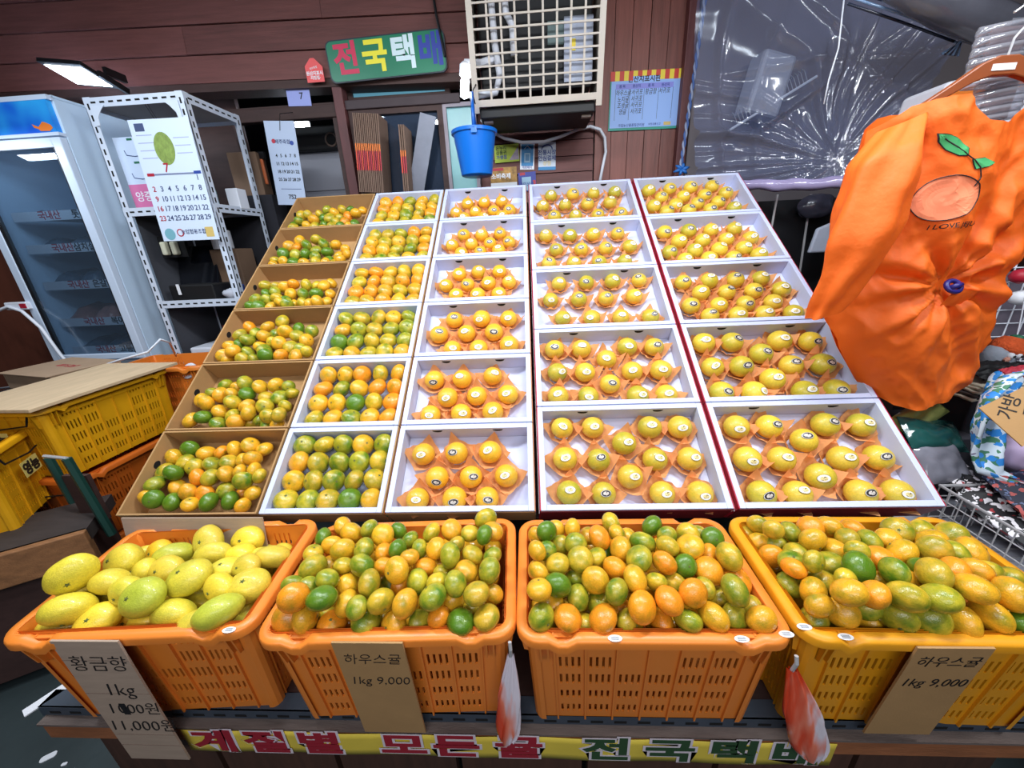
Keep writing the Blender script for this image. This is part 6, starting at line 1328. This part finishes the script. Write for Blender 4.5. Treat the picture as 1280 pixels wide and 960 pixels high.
for k in range(5):
    p = Vector((1.573, 1.300, 0.959)) + Vector((0.004 * k, 0, -0.020 + 0.0125 * k))
    o = MB().grid(lambda a, c: (-0.11 + 0.24 * a, -0.07 + 0.14 * c, 0.0045 * noise.noise((a * 6, c * 5, k)) + 0.004 * math.sin(9 * a + k)), 20, 10).build('folded_towel', mat('cream towel', srgb(206, 198, 176), 0.85, 0.12, 14) if k != 1 else mat('dark towel', srgb(80, 70, 66), 0.85), smooth=True, solid=0.009)
    o.location = p; tag(o, '%s folded towel in the pile under the knitted doll, %s from below' % ('dark' if k == 1 else 'cream', ordinal(k)), 'towel', 'folded towels')
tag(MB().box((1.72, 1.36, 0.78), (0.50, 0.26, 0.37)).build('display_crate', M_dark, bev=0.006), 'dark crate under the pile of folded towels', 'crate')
dl = thing('knitted_doll', 'small grey round doll with an orange knitted cap and white bead eyes', 'doll', (1.643, 1.360, 1.052))
MB().lathe([(0.001, -0.045), (0.03, -0.04), (0.044, -0.012), (0.042, 0.014), (0.026, 0.036), (0.001, 0.042)], 22).build('body', mat('grey felt', srgb(150, 158, 170), 0.9, 0.1, 30, bump=0.3), dl, smooth=True)
MB().lathe([(0.046, 0.0), (0.05, 0.01), (0.048, 0.03), (0.03, 0.052), (0.001, 0.058)], 22, M=Matrix.Translation((0.022, 0, 0.012)) @ Matrix.Rotation(R(18), 4, 'Y')).build('cap', mat('orange knit', srgb(222, 92, 40), 0.9, 0.2, 40, bump=0.6, bscale=120), dl, smooth=True)
MB().lathe([(0.018, 0), (0.014, 0.006), (0.001, 0.010)], 8, M=Matrix.Translation((0.038, 0, 0.066))).build('leaf', M_green, dl)
for q in (-0.006, 0.018):
    e_ = MB().lathe([(0.001, -0.011), (0.008, -0.008), (0.011, 0), (0.008, 0.008), (0.001, 0.011)], 12, M=Matrix.Translation((q, -0.040, 0.012))).build('eye', M_whitep, dl, smooth=True)
    MB().lathe([(0.005, 0), (0.001, 0.003)], 10, M=frame((q + 0.002, -0.0505, 0.011), (1, 0, 0), (0, 0, 1))).build('pupil', M_ink, e_)
MB().lathe([(0.009, -0.003), (0.009, 0.003), (0.001, 0.006)], 10, M=frame((-0.018, -0.044, 0.0), (1, 0, 0), (0, 0, 1))).build('nose', mat('peach felt', srgb(214, 150, 130), 0.8), dl)
MB().tube([(0.036, 0, 0.075), (0.05, 0.02, 0.13), (0.07, 0.05, 0.20)], 0.0022, 5).build('loop', M_white, dl)
tag(pouch('dark_pouch', 'black pouch with a pale heart badge between doll and towels', (1.597, 1.300, 1.022), (0.11, 0.05, 0.018), (0.3, 0, 0.1), M_black, 6), None)
tag(pouch('red_pouch', 'red cloth pouch on top of the blue floral bag', (1.470, 1.140, 1.064), (0.05, 0.03, 0.018), (0.4, 0, 0.2), mat('dark red cloth', srgb(150, 30, 46), 0.7), 8), None)
wp2 = thing('grid_rack', 'white wire grid panel with small ornaments standing behind the doll', 'rack', (1.98, 1.62, 0.60))
pw_ = MB()
for k in range(9): pw_.tube([(-0.2 + 0.055 * k, 0, 0), (-0.2 + 0.055 * k, 0, 0.75)], 0.0028, 5)
for k in range(14): pw_.tube([(-0.2, 0, 0.01 + 0.055 * k), (0.24, 0, 0.01 + 0.055 * k)], 0.0028, 5)
tag(pw_.build('wires', M_white, wp2), kind='stuff')
tag(MB().box((2.05, 1.70, 0.95), (0.6, 0.03, 0.70)).build('room_divider', mat('mauve grey panel', srgb(110, 102, 114), 0.6)), 'mauve grey panel behind the wire grid', 'panel')
for k, (x, y, m, lb) in enumerate(((1277, 345, M_red, 'red ornament hanging on the wire grid'), (1274, 368, M_whitep, 'white ornament hanging on the wire grid under the red one'))):
    o = MB().lathe([(0.001, -0.03), (0.026, -0.02), (0.034, 0), (0.024, 0.02), (0.001, 0.028)], 16).build('ornament', m, smooth=True); o.location = Vector((1.865, 1.570, 1.299)) if k == 0 else Vector((1.894, 1.570, 1.217)); tag(o, lb, 'ornament')
# film packs between the gift carton and the towels
def flat_pack(name, label, tl, tr, bl, m, th):
    tl, tr, bl = Vector(tl), Vector(tr), Vector(bl); M = frame(bl, tr - tl, tl - bl); wd, ht = (tr - tl).length, (tl - bl).length
    b = MB().grid(lambda a, c: (a * wd, c * ht, th * (1 - abs(2 * a - 1) ** 4) * (1 - abs(2 * c - 1) ** 4) * (1 + 0.5 * noise.noise((a * 5, c * 5, th * 99)))), 20, 14).grid(lambda a, c: ((1 - a) * wd, c * ht, -0.002), 1, 1)
    return tag(b.build(name, m, M=M, smooth=True), label, 'pack')
flat_pack('film_pack', 'pale green film pack leaning below the coat hem', (1.254, 1.220, 0.889), (1.436, 1.300, 0.945), (1.235, 1.160, 0.842), mat('pale olive film', srgb(120, 126, 70), 0.15, 0.3, 14), 0.02)
flat_pack('film_pack', 'dark teal glossy film pack beside the bottom gift carton', (1.250, 1.200, 0.892), (1.456, 1.220, 0.859), (1.207, 1.120, 0.830), mat('dark teal film', srgb(30, 74, 70), 0.12, 0.3, 14), 0.02)
flat_pack('film_pack', 'clear grey film pack in the hollow between gift carton and floral bag', (1.250, 1.140, 0.829), (1.409, 1.160, 0.826), (1.219, 1.050, 0.740), mat('grey clear film', srgb(120, 120, 130), 0.12, 0.35, 14), 0.02)
tag(MB().box((1.38, 1.30, 0.70), (0.20, 0.24, 0.25)).build('goods_box', M_dark, bev=0.004), 'dark box holding up the film packs beside the stand', 'box')

# ================================================================ CRATES AND TIMBER AT THE OTHER END
cx, cy = -2.045, 1.517
g_ = 'stacked plastic crates beside the fridge'
C3 = crate(CM_y2, 'amber crate with a wire handle and a plywood lid, beside the fridge', (cx, cy, 0.682), R(90 - 3), 0, g_, handle='lr', dims=(0.55, 0.37, 0.31))
crate(CM_o2, 'dull orange crate under the lidded amber crate', (cx + 0.03, cy + 0.0, 0.372), R(90 - 3), 0, g_, handle='l', dims=(0.55, 0.37, 0.31))
crate(CM_o2, 'lowest dull orange crate of the stack by the fridge', (cx + 0.03, cy + 0.0, 0.062), R(90 - 3), 0, g_, dims=(0.55, 0.37, 0.31))
tag(MB().box((cx + 0.03, cy, 0.031), (0.6, 0.7, 0.06)).build('pallet', M_darkwood), 'dark low pallet under the crate stack', 'pallet')
pl_ = tag(MB().box((cx, cy, 1.004), (0.415, 0.60, 0.014), rz=R(-3)).build('plywood_lid', mat('worn plywood', srgb(196, 170, 136), 0.75, 0.2, 5, (6, 1, 1)), bev=0.002), 'worn plywood board lying on the amber crate', 'board')
lb_ = MB().box((0, 0, 0), (0.10, 0.06, 0.001)).build('paper_label', mat('cream label', srgb(214, 196, 110), 0.6), C3)
lb_.matrix_basis = frame((-0.281, 0.03, 0.19), (0, -1, 0), (0.02, 0, 1))
text(lb_, '영농', 0.05, 0, -0.004, M_ink, 0.0012, 0.05, name='lettering')
crate(CM_o, 'open orange crate behind the lidded crate, before the shelf unit', (-2.03, 2.0, 0.665), R(4), 0, g_, dims=(0.53, 0.335, 0.305))
tag(MB().box((-2.03, 2.0, 0.33), (0.46, 0.28, 0.66)).build('crate_base', M_darkwood), 'dark block under the open orange crate', 'block')
tag(MB().lathe([(0.04, 0), (0.045, 0.004), (0.045, 0.012), (0.03, 0.014)], 22, M=frame((-1.86, 1.90, 0.93), (1, 0, 0.2), (0, 0.6, 0.8))).build('round_disc', M_white), 'white round lid inside the open orange crate', 'lid')
bxa = thing('flat_carton', 'flat pale brown carton with faint red print lying by the fridge', 'box', (-2.62, 1.93, 0.885), rz=R(-14))
MB().box((0, 0, 0.045), (0.42, 0.30, 0.09)).build('body', mat('pale kraft', srgb(180, 150, 122), 0.8, 0.1, 8), bxa, bev=0.004)
MB().box((0, -0.012, 0.092), (0.43, 0.31, 0.004)).build('lid', mat('pale kraft', srgb(180, 150, 122), 0.8, 0.1, 8), bxa)
t = text(bxa, '제주감귤', 0.045, 0.03, 0.0, M_red, 0.0945, 0.0, shear=0.2)
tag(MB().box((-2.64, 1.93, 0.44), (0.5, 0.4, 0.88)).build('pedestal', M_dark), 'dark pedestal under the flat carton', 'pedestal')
tag(MB().tube([(-3.142, 1.960, 0.844), (-2.714, 1.900, 0.893), (-2.527, 1.900, 0.934), (-2.190, 1.860, 1.018), (-1.995, 1.840, 1.061), (-1.967, 1.900, 1.113), (-2.021, 2.000, 1.073), (-2.113, 2.100, 0.968)], 0.0055, 8).build('white_cable', M_white, smooth=True), 'white cable running over the plywood lid and the orange crate', 'cable')
Y1 = crate(CM_y2, 'yellow crate with a black wire handle at the edge of the timber step', (-2.185, 1.150, 0.493), R(30), 0, g_, handle='r', dims=(0.55, 0.37, 0.31))
Y1.location = (-2.21, 1.08, 0.59)
lb2 = MB().box((0, 0, 0), (0.10, 0.06, 0.001)).build('paper_label', mat('cream label', srgb(214, 196, 110), 0.6), Y1)
lb2.matrix_basis = frame((0.281, -0.02, 0.19), (0, 1, 0), (-0.02, 0, 1)); text(lb2, '영농', 0.05, 0, -0.004, M_ink, 0.0012, 0.05, name='lettering')
sp2 = thing('timber_step', 'rough timber step with a worn front plank under the yellow crate', 'step', (-1.88, 1.0, 0.05))
Mst = Matrix.Rotation(R(32), 4, 'Z')
MB().box((-0.25, 0.06, 0.515), (0.95, 0.25, 0.05), M=Mst).build('tread', mat('dark worn tread', srgb(58, 50, 48), 0.7, 0.3, 6, (2, 8, 8)), sp2)
MB().box((-0.25, -0.07, 0.475), (0.95, 0.035, 0.13), M=Mst).build('front_plank', mat('worn brown plank', srgb(132, 90, 56), 0.65, 0.5, 5, (1.5, 9, 9), 0.2, 40), sp2, bev=0.004)
MB().box((-0.25, 0.06, 0.245), (0.9, 0.21, 0.49), M=Mst).build('riser', M_darkwood, sp2)
gp = thing('green_frame', 'dark green steel frame leaning between the yellow crate and the orange crates', 'frame', (0, 0, 0))
for a, b_ in (((-1.673, 1.120, 0.854), (-1.647, 1.120, 0.514)), ((-1.804, 1.160, 0.836), (-1.797, 1.160, 0.636))): MB().tube([a, b_], 0.014, 6).build('bar', mat('dark green paint', srgb(24, 62, 54), 0.5), gp)
MB().tube([(-1.769, 1.130, 0.860), (-1.670, 1.120, 0.854)], 0.006, 6).build('cross_bar', M_steel, gp)
MB().box((-1.73, 1.16, 0.66), (0.10, 0.015, 0.20)).build('board', M_darkwood, gp)
# litter on the dark ground
for (p, m, d, rz, lb, nm) in (((-1.610, 0.680, 0.004), M_whitep, (0.018, 0.009, 0.004), 0.6, 'white paper scrap on the dark ground under the table end', 'paper_scrap'), ((-1.534, 0.663, 0.004), M_whitep, (0.007, 0.004, 0.004), 0.3, 'tiny pale chip on the dark ground under the table end', 'paper_scrap')):
    o = MB().prism(rrect(d[0] * 2.2, d[1] * 2.2, d[1] * 0.9), 0, 0.003).build(nm, m); o.location = (p[0], p[1], 0.001); o.rotation_euler = (0, 0, rz); tag(o, lb, 'litter')
o = MB().box((0, 0, 0), (0.026, 0.10, 0.003)).build('paper_strip', M_whitep); o.location = (-1.235, 0.585, 0.4835); o.rotation_euler = (0, 0, -0.5); tag(o, 'white paper strip at the end of the table by the orange crate', 'paper')

flush_texts()
